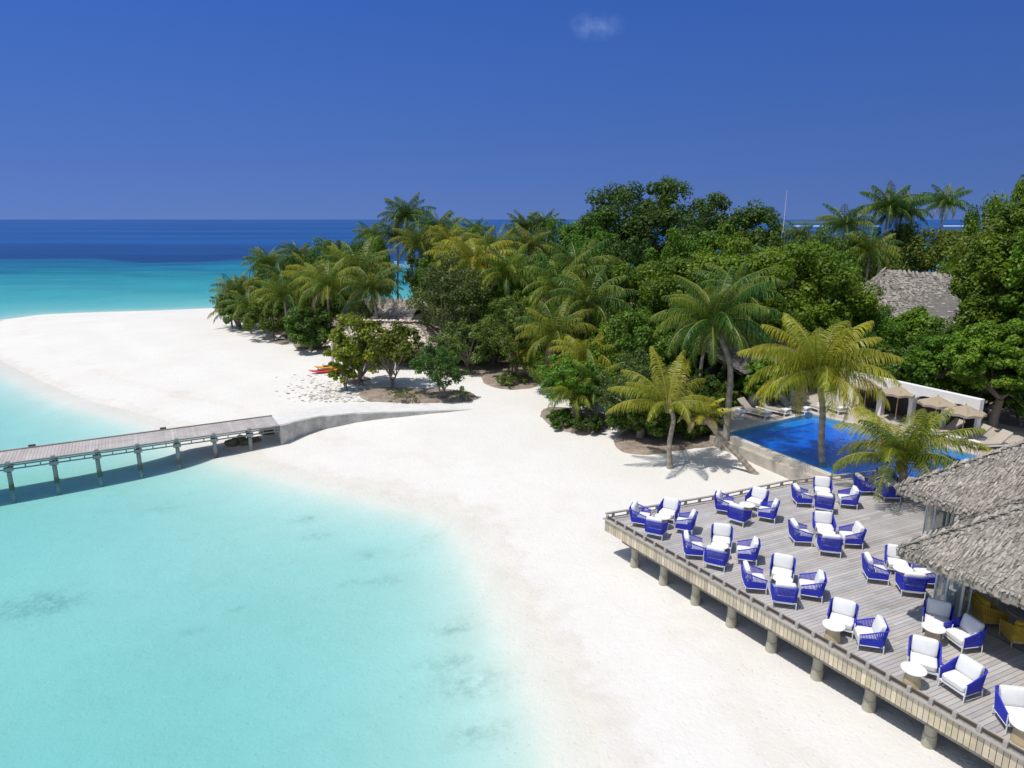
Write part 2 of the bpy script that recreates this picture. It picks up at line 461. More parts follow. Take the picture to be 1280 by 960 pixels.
# white surf on the outer reef and the low island beyond it
sf = MB()
foam = mat('surf_foam', (.8, .8, .8), .9)
for (x0, x1, y, ww) in [(500, 590, 1250, 20), (625, 650, 1240, 9), (775, 820, 1260, 10)]:
    n = 40; vs = []; fs = []
    for i in range(n + 1):
        x = x0 + (x1 - x0) * i / n
        h_ = ww * (.35 + .65 * abs(noise.noise(Vector((x * .02, y, 0)))) * 1.6)
        vs += [(x, y - h_ / 2, .3), (x, y - h_ * .1, 1.1), (x, y + h_ / 2, .3)]
    for i in range(n):
        b = i * 3; fs += [(b, b + 3, b + 4, b + 1), (b + 1, b + 4, b + 5, b + 2)]
    sf.add(vs, fs)
so_ = sf.build('surf', foam); tag(so_, 'white surf breaking on the outer reef', kind='structure')

# ------------------------------------------------------------------ shared materials
M = {}
M['timber'] = mat('weathered_timber', (.37, .335, .30), .8, var=.22, scale=1.2, attr=True, bump=.3, bscale=30)
M['board'] = mat('deck_board', (.41, .385, .362), .75, var=.16, scale=.9, attr=True, bump=.15, bscale=25)
M['slat'] = mat('fascia_slat', (.55, .475, .36), .8, var=.18, scale=3, attr=True)
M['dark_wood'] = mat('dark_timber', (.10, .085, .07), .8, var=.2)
M['beam'] = mat('beam_timber', (.27, .23, .185), .85, var=.25, scale=3)
M['pier'] = mat('pier_concrete', (.42, .385, .30), .9, var=.25, scale=2.5, bump=.3)
M['concrete'] = mat('aged_concrete', (.46, .44, .41), .9, var=.35, scale=1.6, bump=.4, bscale=12, col2=None)
M['grey_concrete'] = mat('grey_concrete', (.25, .26, .25), .9, var=.3, scale=2.5, bump=.3)
M['white'] = mat('white_paint', (.78, .78, .77), .5, var=.04)
M['cushion'] = mat('white_cushion', (.74, .73, .70), .95, var=.04, scale=3, bump=.25, bscale=8)
M['rope'] = mat('blue_rope', (.024, .036, .50), .65, var=.12, scale=20, bump=.3, bscale=90)
M['ylw'] = mat('mustard_rope', (.52, .33, .035), .7, var=.12, scale=20)
M['teak'] = mat('pale_teak', (.52, .40, .24), .6, var=.12, scale=8)
M['wall'] = mat('white_render', (.76, .75, .73), .85, var=.07, scale=1.2)
M['shade'] = mat('painted_interior_shade', (.05, .048, .045), .8)  # near-black colour that stands in for shade inside openings
M['canvas'] = mat('tan_canvas', (.36, .29, .205), .9, var=.08, scale=4, bump=.2)
M['steel'] = mat('brushed_steel', (.55, .57, .58), .35, metal=.8)
M['soil'] = mat('leaf_litter_soil', (.25, .20, .155), .95, var=.4, scale=2.5, bump=.8, bscale=9, coords='Object')
M['tile'] = mat('terrace_tile', (.47, .41, .34), .6, var=.1, scale=1)
M['thatch'] = mat('thatch', (.30, .275, .245), .95, var=.15, scale=1.4, attr=True)
M['trunk'] = mat('palm_trunk', (.33, .28, .225), .9, var=.25, scale=5, attr=True, bump=.5, bscale=14)
M['bark'] = mat('tree_bark', (.24, .20, .165), .9, var=.3, scale=4, bump=.5)
M['rock'] = mat('weedy_rock', (.15, .14, .09), .95, var=.4, scale=3, bump=.8, bscale=8)
M['coping'] = mat('pool_coping', (.55, .50, .43), .7, var=.12, scale=3)
def glass_mat():
    m = bpy.data.materials.new('bay_glass'); m.use_nodes = True
    N = m.node_tree.nodes; L = m.node_tree.links; N.clear()
    o = N.new('ShaderNodeOutputMaterial'); tr = N.new('ShaderNodeBsdfTransparent'); tr.inputs[0].default_value = (.72, .80, .78, 1)
    gl = N.new('ShaderNodeBsdfGlossy'); gl.inputs['Roughness'].default_value = .05
    ms = N.new('ShaderNodeMixShader'); ms.inputs[0].default_value = .3
    L.new(tr.outputs[0], ms.inputs[1]); L.new(gl.outputs[0], ms.inputs[2]); L.new(ms.outputs[0], o.inputs[0]); return m
M['glass'] = glass_mat()
def leaf_mat(name, tint=(1, 1, 1), tl=.3, rough=.5, var=.25):
    m = bpy.data.materials.new(name); m.use_nodes = True
    N = m.node_tree.nodes; L = m.node_tree.links; b = N['Principled BSDF']
    a = N.new('ShaderNodeAttribute'); a.attribute_name = 'col'
    oi = N.new('ShaderNodeObjectInfo')
    hs = N.new('ShaderNodeHueSaturation')
    r = N.new('ShaderNodeMapRange'); r.inputs[3].default_value = 1 - var; r.inputs[4].default_value = 1 + var; L.new(oi.outputs['Random'], r.inputs[0]); L.new(r.outputs[0], hs.inputs['Value'])
    r2 = N.new('ShaderNodeMapRange'); r2.inputs[3].default_value = .485; r2.inputs[4].default_value = .515
    mu = N.new('ShaderNodeMath'); mu.operation = 'FRACT'; m3 = N.new('ShaderNodeMath'); m3.operation = 'MULTIPLY'; m3.inputs[1].default_value = 7.31
    L.new(oi.outputs['Random'], m3.inputs[0]); L.new(m3.outputs[0], mu.inputs[0]); L.new(mu.outputs[0], r2.inputs[0]); L.new(r2.outputs[0], hs.inputs['Hue'])
    x = N.new('ShaderNodeMix'); x.data_type = 'RGBA'; x.blend_type = 'MULTIPLY'; x.inputs[0].default_value = 1; x.inputs[7].default_value = (*tint, 1)
    L.new(a.outputs['Color'], x.inputs[6]); L.new(x.outputs[2], hs.inputs['Color'])
    L.new(hs.outputs[0], b.inputs['Base Color']); b.inputs['Roughness'].default_value = rough; b.inputs['Specular IOR Level'].default_value = .35
    t = N.new('ShaderNodeBsdfTranslucent'); L.new(hs.outputs[0], t.inputs[0])
    ms = N.new('ShaderNodeMixShader'); ms.inputs[0].default_value = tl
    L.new(b.outputs[0], ms.inputs[1]); L.new(t.outputs[0], ms.inputs[2]); L.new(ms.outputs[0], N['Material Output'].inputs[0])
    return m
M['leaf'] = leaf_mat('leaf', tl=.42)
M['frond'] = leaf_mat('palm_frond', tl=.32, rough=.42, var=.15)

# ------------------------------------------------------------------ soil beds
def bed(px_poly, name='soil_bed', hgt=.16, lab='brown leaf litter bed edging the planting'):
    pts = [at(*p) for p in px_poly]
    c = sum(pts, Vector()) / len(pts)
    # refine the outline
    ring = []
    n = len(pts)
    for i in range(n):
        a, b = pts[i], pts[(i + 1) % n]
        p0, p3 = pts[i - 1], pts[(i + 2) % n]
        for t in (0, .25, .5, .75):
            q = .5 * ((2*a) + (b-p0)*t + (2*p0-5*a+4*b-p3)*t*t + (3*a-p0-3*b+p3)*t**3)
            q = q + Vector((noise.noise(q * 2.1), noise.noise(q * 2.1 + Vector((9, 9, 9))), 0)) * .16
            ring.append(q)
    m = MB(); vs = []; fs = []; k = len(ring)
    for j, (s, h) in enumerate(((1.0, -.06), (.985, .06), (.95, .75), (.8, 1), (.4, 1.1), (0.02, 1.1))):
        for q in ring:
            p = c + (q - c) * s
            vs.append((p.x, p.y, ground(p.x, p.y) + hgt * h + .03 * noise.noise(p * 1.7)))
    for j in range(5):
        for i in range(k): fs.append((j*k+i, j*k+(i+1)%k, (j+1)*k+(i+1)%k, (j+1)*k+i))
    m.add(vs, fs)
    o = m.build(name, M['soil'], smooth=True)
    tag(o, lab, kind='structure'); return o
bed([(449,491),(470,486),(520,487),(560,488),(590,492),(597,499),(570,503),(520,504),(480,503),(455,500)])
bed([(601,470),(615,465),(645,466),(672,472),(668,484),(635,487),(608,481)])
bed([(676,515),(690,510),(720,512),(758,520),(757,538),(735,544),(700,538),(680,526)])
bed([(770,548),(800,530),(860,528),(915,545),(900,556),(860,562),(820,568),(785,567),(770,558)])
bed([(338,428),(350,424),(362,426),(356,431)], hgt=.1)
bed([(366,430),(380,424),(408,428),(420,432),(405,438),(378,439)], hgt=.1)
bed([(425,468),(440,466),(455,470),(462,476),(440,480),(428,477)], hgt=.1)
# forest floor under the wood
ff = [(288,388),(300,394),(330,408),(360,424),(420,432),(470,452),(520,462),(560,470),(620,466),(680,474),(760,505),(850,528),(905,545),(915,530),(940,492)]
fpts = [at(*p) for p in ff] + [Vector((18.5, 42, 0)), Vector((30, 34, 0)), Vector((48, 26, 0)), Vector((70, 30, 0)), Vector((70, 118, 0)), Vector((10, 104, 0)), Vector((-18, 97, 0)), Vector((-34, 92, 0))]
m = MB()
bm = bmesh.new()
vv = [bm.verts.new((p.x, p.y, 0)) for p in fpts]
bm.faces.new(vv); bmesh.ops.triangulate(bm, faces=bm.faces[:])
for _ in range(5): 
    bmesh.ops.subdivide_edges(bm, edges=[e for e in bm.edges if e.calc_length() > 2.5], cuts=1)
    bmesh.ops.triangulate(bm, faces=bm.faces[:])
for v in bm.verts:
    nb = noise.noise(v.co * .4)
    v.co.z = ground(v.co.x, v.co.y) + (.03 if v.is_boundary else .06 + .02 * nb)
me = bpy.data.meshes.new('forest_floor'); bm.to_mesh(me); bm.free(); me.materials.append(M['soil'])
o = bpy.data.objects.new('forest_floor', me); C.objects.link(o); tag(o, 'brown litter floor under the wood', kind='structure')

# ------------------------------------------------------------------ timber deck
DZ = 1.7
def dk(px, py, up=0.0):
    x, y = flat(px, py, DZ + up); return Vector((x, y, DZ))
D0 = dk(757, 648)
d1 = Vector((7.01, -11.49, 0)).normalized()             # along the sea edge
dn = Vector((d1.y, -d1.x, 0)) * -1                      # inward normal
if dn.x < 0: dn = -dn
Df = D0 + d1 * 21
back = [D0, dk(830, 636), dk(900, 624), dk(985, 606), dk(1060, 598), dk(1110, 592)]
dpoly = [D0, Df, Df + dn * 24, Vector((34, 18, DZ)), Vector((19.5, 26.2, DZ)), back[5], back[4], back[3], back[2], back[1]]
BA = R(24.5); bu = Vector((math.cos(BA), math.sin(BA), 0)); bv = Vector((-bu.y, bu.x, 0))
deck = empty('timber_deck', tuple(D0))
tag(deck, 'broad weathered timber sun deck raised on round piers over the beach, carrying the blue chairs', 'deck')
deck_inv = Vector(D0)
def L_(p): return Vector(p) - deck_inv
pl = [(Vector(p).dot(bu), Vector(p).dot(bv)) for p in dpoly]
m = MB(); bw = .12
v0 = min(q[1] for q in pl); v1 = max(q[1] for q in pl)
v = v0 + bw / 2; row = 0
brng = random.Random(3)
while v < v1:
    xsn = []
    for i in range(len(pl)):
        (a0, b0), (a1, b1) = pl[i], pl[(i + 1) % len(pl)]
        if (b0 > v) != (b1 > v): xsn.append(a0 + (v - b0) / (b1 - b0) * (a1 - a0))
    xsn.sort()
    for k in range(0, len(xsn) - 1, 2):
        u = xsn[k]; end = xsn[k + 1]
        nxt = u + brng.uniform(1.0, 4.2)
        while u < end - .02:
            e = min(nxt, end)
            g = brng.gauss(1, .085); g = max(.78, min(1.25, g)); wv = brng.gauss(0, .02)
            a = bu * (u + .003) + bv * (v - bw / 2 + .005); b = bu * (e - .003) + bv * (v + bw / 2 - .005)
            cc = (a + b) / 2; cc.z = DZ - .015
            m.box(L_(cc), (e - u - .006, bw - .009, .03), rz=BA, col=(g * (1 + wv), g, g * (1 - wv)))
            u = e; nxt = u + brng.uniform(3.4, 4.4)
    v += bw; row += 1
m.build('boards', M['board'], deck)
m = MB()
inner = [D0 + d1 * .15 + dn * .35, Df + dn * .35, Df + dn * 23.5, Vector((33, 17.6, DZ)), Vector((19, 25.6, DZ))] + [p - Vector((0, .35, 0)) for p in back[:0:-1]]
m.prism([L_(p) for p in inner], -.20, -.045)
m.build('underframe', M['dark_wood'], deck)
# slatted fascia
m = MB(); frng = random.Random(5)
fa = math.atan2(d1.y, d1.x)
n = int(21 / .125)
for i in range(n):
    c_ = D0 + d1 * (.0625 + i * .125) - dn * .02; c_.z = DZ - .24
    g = frng.gauss(1, .11)
    m.box(L_(c_), (.112, .03, .46), rz=fa, col=(g, g * frng.uniform(.96, 1.0), g * frng.uniform(.88, 1.0)))
for (pa, pb) in zip(back[:-1], back[1:]):
    dd = (pb - pa); LL = dd.length; dd.normalize(); nn = Vector((-dd.y, dd.x, 0))
    for i in range(int(LL / .125)):
        c_ = pa + dd * (.0625 + i * .125) + nn * .02; c_.z = DZ - .24
        g = frng.gauss(1, .1)
        m.box(L_(c_), (.112, .03, .46), rz=math.atan2(dd.y, dd.x), col=(g, g * .98, g * .95))
m.build('slatted_fascia', M['slat'], deck)
m = MB()
m.bar(L_(D0 - dn * .055 - d1 * .05), L_(Df - dn * .055), .09, .035)
m.bar(L_(D0 + dn * .14 + Vector((0, 0, .012))), L_(Df + dn * .14 + Vector((0, 0, .012))), .22, .03)
for (pa, pb) in zip(back[:-1], back[1:]):
    m.bar(L_(pa + Vector((0, -.06, .011))), L_(pb + Vector((0, -.06, .011))), .18, .03)
m.build('edge_board', M['timber'], deck)
m = MB()
m.bar(L_(D0 + d1 * .9 + dn * .10 + Vector((0, 0, -.54))), L_(Df + dn * .10 + Vector((0, 0, -.54))), .12, .10)
m.bar(L_(D0 + d1 * .9 + dn * .26 + Vector((0, 0, -.64))), L_(Df + dn * .26 + Vector((0, 0, -.64))), .14, .14)
for i in range(14):
    a = D0 + d1 * (1.2 + i * 1.47) + dn * .45; b = a + dn * 12
    m.bar(L_(a + Vector((0, 0, -.50))), L_(b + Vector((0, 0, -.50))), .14, .18)
m.build('beams', M['beam'], deck)
pier_px = [(790,708),(820,726),(852,745),(886,768),(928,793),(981,825),(1046,866),(1107,907),(1188,955)]
for i in range(13):
    p = D0 + d1 * (1.25 + i * 1.47) + dn * .38
    for j in range(3):
        q = p + dn * (j * 2.6); g = ground(q.x, q.y)
        m = MB(); zt = DZ - .57
        m.lathe([(.155, g - .3), (.16, g + .02), (.15, g + .30), (.135, g + .32), (.135, zt)], (0, 0, 0), 18)
        o = m.build('pier', M['pier'], deck, smooth=False); o.location = (q.x - D0.x, q.y - D0.y, -DZ)
# low kerb rail along both edges
m = MB(); m2 = MB()
i = 0; kp = MB(); kp.box((0, 0, .085), (.085, .085, .17)); kp = kp.build('rail_post', M['timber'], deck)
def rail_post(p, a, first=[True]):
    o = kp if first[0] else kp.copy()
    if not first[0]: C.objects.link(o); o.parent = deck
    first[0] = False; o.location = L_(p); o.rotation_euler = (0, 0, a)
while i * .5 < 15.3:
    rail_post(D0 + d1 * (.12 + i * .5) - dn * .01, fa); i += 1
m2.bar(L_(D0 + dn * .05 + Vector((0, 0, .10))), L_(Df + dn * .05 + Vector((0, 0, .10))), .035, .035)
m2.bar(L_(D0 + dn * .05 + Vector((0, 0, .045))), L_(Df + dn * .05 + Vector((0, 0, .045))), .03, .03)
m2.build('cable_rail', M['dark_wood'], deck)
for (pa, pb) in zip(back[:-1], back[1:]):
    dd = pb - pa; k = max(1, round(dd.length / .8))
    for j in range(k + 1):
        rail_post(pa + dd * ((j + .5) / (k + 1)), .3)
    m.bar(L_(pa + Vector((0, 0, .19))), L_(pb + Vector((0, 0, .19))), .10, .045)
m.build('top_rail', M['timber'], deck)

# ------------------------------------------------------------------ jetty
BZ = 1.22
def bz(px, py, z=BZ):
    x, y = flat(px, py, z); return Vector((x, y, z))
jet = empty('jetty', tuple(bz(345, 524)))
J0 = Vector(jet.location)
tag(jet, 'narrow timber jetty on concrete trestles crossing the turquoise lagoon', 'jetty')
near_end, far_end = bz(350, 533), bz(350, 518)
near_s, far_s = bz(0, 582), bz(0, 563)
dN = (near_s - near_end).normalized(); near_s2 = near_end + dN * 24; 
perp = Vector((-dN.y, dN.x, 0)); 
if perp.dot(far_end - near_end) < 0: perp = -perp
wid = ((far_s - near_s).dot(perp) + (far_end - near_end).dot(perp)) / 2
wid = max(1.7, min(2.4, wid))
m = MB(); jr = random.Random(11)
ja = math.atan2(dN.y, dN.x)
for i in range(int(24 / .145)):
    c_ = near_end + dN * (i * .145 + .07) + perp * (wid / 2) + Vector((0, 0, -.02))
    g = jr.gauss(1, .05)
    m.box(c_ - J0, (.135, wid - .16, .035), rz=ja, col=(g, g * .97, g * .97))
m.build('walkway_boards', M['board'], jet)
m = MB()
for off in (.05, wid - .05):
    m.bar(near_end + perp * off - J0 + Vector((0, 0, .03)), near_s2 + perp * off - J0 + Vector((0, 0, .03)), .07, .07)
m.build('edge_kerb', M['timber'], jet)
m = MB()
for off in (.08, wid - .08):
    for zz in (-.09, -.27):
        m.bar(near_end + perp * off - J0 + Vector((0, 0, zz)), near_s2 + perp * off - J0 + Vector((0, 0, zz)), .07, .05)
    for i in range(40):
        q = near_end + dN * (.3 + i * .6) + perp * off - J0
        m.box(q + Vector((0, 0, -.18)), (.05, .05, .18), rz=ja)
m.build('side_frame', M['grey_concrete'], jet)
jp = [(16,607),(72,597),(122,587),(170,577),(217,568),(261,560),(306,550)]
ds = []
for p in jp:
    x, y = flat(p[0], p[1], 0); ds.append((Vector((x, y, BZ)) - near_end).dot(dN))
stp = (ds[0] - ds[-1]) / 6
for i in range(-4, 8):
    if i > 6: continue
    dd = ds[0] - i * stp
    if i == 6: dd = ds[-1]
    q = near_end + dN * dd
    for off in (.14,):
        p = q + perp * off; g = ground(p.x, p.y)
        m = MB()
        m.box((0, 0, -.28), (.36, .22, .18)); m.box((0, 0, .02), (.17, .22, .16))
        m.lathe([(.10, g - BZ - .3), (.10, -.42)], (0, 0, 0), 10)
        o = m.build('trestle_post', M['grey_concrete'], jet); o.location = p - J0; o.rotation_euler = (0, 0, ja)
        if g < 0:
            m = MB(); m.lathe([(.106, -BZ - .12), (.108, -BZ + .2)], (0, 0, 0), 12); m.build('tide_band', M['rock'], o)
    m = MB(); m.bar(q + perp * .1 - J0 + Vector((0, 0, -.36)), q + perp * (wid - .1) - J0 + Vector((0, 0, -.36)), .16, .14)
    m.build('cross_beam', M['grey_concrete'], jet)
for px in (40, 203):
    x, y = flat(px, 560 if px < 100 else 533, BZ); q = Vector((x, y, BZ)); dd = (q - near_end).dot(dN)
    m = MB(); m.box(near_end + dN * dd + perp * (wid + .02) - J0 + Vector((0, 0, .1)), (.3, .12, .1), rz=ja); m.build('bollard_light', M['dark_wood'], jet)
# curved concrete ramp at the shore end
ramp = empty('concrete_ramp', tuple(near_end)); tag(ramp, 'stained concrete ramp wall curving from the jetty onto the sand', 'ramp')
Rn = [(0, BZ), ]
def on(px, py, up):
    p = at(px, py, up); return Vector((p.x, p.y, p.z + up))
nearp = [near_end, on(375, 526, .95), on(400, 521, .80), on(440, 517.5, .58), on(480, 516, .38), on(520, 515, .22), on(560, 513.5, .10), on(592, 512, -.01)]
farp = [near_end + perp * wid, on(385, 512, .85), on(420, 507.5, .6), on(460, 505, .4), on(500, 504.5, .22), on(535, 506, .12), on(565, 508, .05), on(592, 510.5, -.01)]
m = MB(); vs = []; fs = []
for a, b in zip(nearp, farp):
    ga = min(ground(a.x, a.y), a.z) - .3
    vs += [Vector((a.x, a.y, ga)) - near_end, a - near_end, b - near_end, Vector((b.x, b.y, ga)) - near_end]
for i in range(len(nearp) - 1):
    b = 4 * i; fs += [(b, b+4, b+5, b+1), (b+1, b+5, b+6, b+2), (b+2, b+6, b+7, b+3)]
fs += [(0, 1, 2, 3), tuple(4 * (len(nearp) - 1) + k for k in (3, 2, 1, 0))]
m.add(vs, fs)
m.build('ramp_wall', M['concrete'], ramp)
m = MB(); vs = []; fs = []
for a, b in zip(nearp, farp):
    d_ = (b - a); 
    vs += [a + d_ * .1 - near_end + Vector((0, 0, .012)), b - d_ * .03 - near_end + Vector((0, 0, .012))]
for i in range(len(nearp) - 1): fs.append((2*i, 2*i+2, 2*i+3, 2*i+1))
m.add(vs, fs); m.build('path_surface', mat('sandy_concrete', (.66, .64, .60), .9, var=.10, scale=1.5), ramp)
# rocks under the jetty end
def rock(c, s, seed, label, group='rocks heaped under the jetty'):
    bm = bmesh.new(); bmesh.ops.create_icosphere(bm, subdivisions=3, radius=1)
    for v in bm.verts:
        d_ = 1 + .35 * noise.noise(v.co * 1.6 + Vector((seed * 3.1, 0, 0))) + .12 * noise.noise(v.co * 5 + Vector((0, seed, 0)))
        v.co = Vector((v.co.x * s[0], v.co.y * s[1], v.co.z * s[2])) * d_
    me = bpy.data.meshes.new('rock'); bm.to_mesh(me); bm.free(); me.materials.append(M['rock'])
    o = bpy.data.objects.new('rock', me); o.location = c; C.objects.link(o); tag(o, label, 'rock', group); return o
for i, (px, py, s) in enumerate([(291, 556, .32), (299, 553, .36), (307, 555, .28), (314, 552, .26), (320, 551, .2), (335, 541, .4), (345, 538, .4)]):
    p = at(px, py); rock((p.x, p.y, p.z + s * .3), (s * 1.3, s, s * .8), i, 'dark weedy rock in the heap under the shore end of the jetty')

# ------------------------------------------------------------------ pool
PZ = 1.32
def pz(px, py, z=PZ):
    x, y = flat(px, py, z); return Vector((x, y, z))
pA, pB, pC, pD = pz(908, 541), pz(1014, 517), pz(1225, 570), pz(1128, 627)
pD = pA + (pD - pA); 
pool = empty('swimming_pool', tuple(pA)); tag(pool, 'deep blue swimming pool with raised sandy rim beside the deck', 'swimming pool')
cen = (pA + pB + pC + pD) / 4
def inset(k): # offset the pool outline outward (k>0) by k metres
    q = [pA, pB, pC, pD]; res = []
    for i in range(4):
        a, b, c = q[i - 1], q[i], q[(i + 1) % 4]
        e1 = (b - a).normalized(); e2 = (c - b).normalized()
        n1 = Vector((-e1.y, e1.x, 0)); n2 = Vector((-e2.y, e2.x, 0))
        if n1.dot(b - cen) < 0: n1 = -n1
        if n2.dot(b - cen) < 0: n2 = -n2
        h_ = (n1 + n2); res.append(b + h_ * (k / (1 + n1.dot(n2))))
    return res
def ringwall(m, A, B, z0, z1, O):
    n = len(A)
    vs = [Vector((p.x, p.y, z1)) - O for p in A] + [Vector((p.x, p.y, z1)) - O for p in B] + [Vector((p.x, p.y, z0)) - O for p in A] + [Vector((p.x, p.y, z0)) - O for p in B]
    fs = []
    for i in range(n):
        j = (i + 1) % n
        fs += [(i, j, n+j, n+i), (2*n+i, 3*n+i, 3*n+j, 2*n+j), (i, 2*n+i, 2*n+j, j), (n+i, n+j, 3*n+j, 3*n+i)]
    m.add(vs, fs)
m = MB(); ringwall(m, inset(0), inset(.34), .3, PZ + .03, pA); m.build('coping', M['coping'], pool)
tilem = mat('blue_mosaic', (.015, .20, .78), .4, var=.22, scale=2.2, col2=None)
m = MB(); ringwall(m, inset(-.75), inset(-.004), .85, PZ - .22, pA); m.build('pool_ledge', mat('ledge_mosaic', (.06, .36, .80), .4, var=.25, scale=9), pool)
m = MB(); q = inset(-.3); m.prism([Vector((p.x, p.y, 0)) - Vector((pA.x, pA.y, 0)) for p in q], .99 - PZ, 1.02 - PZ); o = m.build('pool_floor', tilem, pool)
m = MB(); q = inset(-.003); m.add([p - pA + Vector((0, 0, -.03)) for p in q], [(0, 1, 2, 3)], col=(.02, 0, 0))
m.build('pool_water', water_material('pool_water', (1.1, .28, .06), (.004, .10, .42), rip=.2, rscale=5, refl=.3, ior=1.3), pool)
# outer overflow wall on the beach side
m = MB()
o1 = inset(.34); o2 = inset(.62)
m.prism([Vector((p.x - pA.x, p.y - pA.y, 0)) for p in (o1[0], o1[3], o2[3], o2[0])], .2 - PZ, -.22)
m.build('overflow_step', mat('beige_stone', (.43, .385, .325), .85, var=.2, scale=2.5), pool)
# paved terrace on the far sides
tpoly = [o1[0] , o1[1], o1[2], Vector((26.5, 28.6, 0)), Vector((31.5, 31, 0)), Vector((20, 45.5, 0)), Vector((10.6, 41.2, 0))]
m = MB(); m.prism([(p.x, p.y) for p in tpoly], .3, PZ + .01)
o = m.build('paved_terrace', M['tile']); tag(o, 'beige paved terrace around the pool', kind='structure')

# ------------------------------------------------------------------ white pavilion walls behind the pool
def wall_run(a, b, z0, h, thick, openings, name, label, cat='wall', sub='wall_panel'):
    """straight wall from a to b with arched openings [(start, width, height, arch)]"""
    root = empty(name, (a.x, a.y, z0), math.atan2(b.y - a.y, b.x - a.x))
    tag(root, label, cat)
    Lw = (b - a).length; m = MB()
    prof = [(0, 0)]
    for (s, wd, hh, arch) in openings:
        prof += [(s, 0)]
        n = 10
        for k in range(n + 1):
            t = math.pi * (1 - k / n)
            prof.append((s + wd / 2 + wd / 2 * math.cos(t) , hh - arch + arch * math.sin(t) ** .7 if 0 < k < n else hh - arch))
        prof += [(s + wd, 0)]
    prof += [(Lw, 0), (Lw, h), (0, h)]
    n = len(prof)
    bm = bmesh.new()
    f1 = [bm.verts.new((x, 0, z)) for x, z in prof]; 
    f = bm.faces.new(f1)
    r = bmesh.ops.extrude_face_region(bm, geom=[f])
    for v in r['geom']:
        if isinstance(v, bmesh.types.BMVert): v.co.y += thick
    bmesh.ops.recalc_face_normals(bm, faces=bm.faces[:])
    bmesh.ops.triangulate(bm, faces=[g for g in bm.faces if len(g.verts) > 4])
    me = bpy.data.meshes.new(sub); bm.to_mesh(me); bm.free(); me.materials.append(M['wall'])
    o = bpy.data.objects.new(sub, me); C.objects.link(o); o.parent = root
    return root
def top_at(px, py, z):
    x, y = flat(px, py, z); return Vector((x, y, 0))
WT = PZ + 2.2
wa, wb = top_at(1062, 464, WT), top_at(1226, 500, WT)
Lw = (wb - wa).length
ops = [(Lw * k + .1, Lw * .21, 1.75, .6) for k in (.04, .29, .53, .76)]
wr = wall_run(wa, wb, PZ, 2.2, .35, ops, 'cabana_wall', 'long white rendered wall with arched cabana niches behind the tan parasols', 'wall')
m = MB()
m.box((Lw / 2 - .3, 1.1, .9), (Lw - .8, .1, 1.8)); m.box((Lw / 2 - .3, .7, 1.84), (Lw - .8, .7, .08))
m.build('niche_shade_panel', M['shade'], wr)  # dark panels that paint in the shade deep in the niches
def pillar(px, py, wdt, label, rz):
    p = pz(px, py, PZ); root = empty('white_pillar', (p.x, p.y, PZ), rz); tag(root, label, 'pillar', 'white pillars behind the pool')
    m = MB(); m.box((0, 0, .95), (wdt, .45, 1.9)); m.build('shaft', M['wall'], root, bevel=.015)
    m = MB(); m.box((0, 0, 1.95), (wdt + .08, .5, .1)); m.build('cap', M['wall'], root, bevel=.01)
pea = math.atan2((pB - pA).y, (pB - pA).x)
pillar(940, 506, .35, 'narrow white pillar at the left of the shaded pool pavilion', pea)
pillar(990, 503, 1.0, 'wide white pillar in the middle of the shaded pool pavilion', pea)
pillar(1052, 500, .5, 'white pillar at the right end of the shaded pool pavilion', pea)
pc = pz(935, 503, PZ); pavi = empty('shaded_pavilion', (pc.x, pc.y, PZ), pea); tag(pavi, 'dark thatched pavilion shading the row of loungers at the back of the pool', 'pavilion')
m = MB(); m.box((2.3, 2.0, 1.0), (7.8, .12, 2.0)); m.build('back_wall', M['shade'], pavi)  # near-black colour paints in the shade under the pavilion roof
m = MB(); rr = random.Random(71)
q0, q1, q2, q3 = Vector((-1.6, -.7, 2.2)), Vector((6.2, -.7, 2.2)), Vector((6.2, 2.2, 3.0)), Vector((-1.6, 2.2, 3.0))
m.add([q0, q1, q2, q3], [(0, 1, 2, 3)], col=(.5, .48, .45)); m.add([q3, q2, q2 + Vector((0, 2.6, -1.1)), q3 + Vector((0, 2.6, -1.1))], [(0, 1, 2, 3)], col=(.5, .48, .45))
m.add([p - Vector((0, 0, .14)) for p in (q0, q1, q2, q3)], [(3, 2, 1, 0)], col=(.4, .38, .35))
m.add([q0, q1, q1 - Vector((0, 0, .14)), q0 - Vector((0, 0, .14))], [(0, 1, 2, 3)], col=(.5, .48, .45))
thatch_face_later = (q0, q1, q2, q3, rr, m)
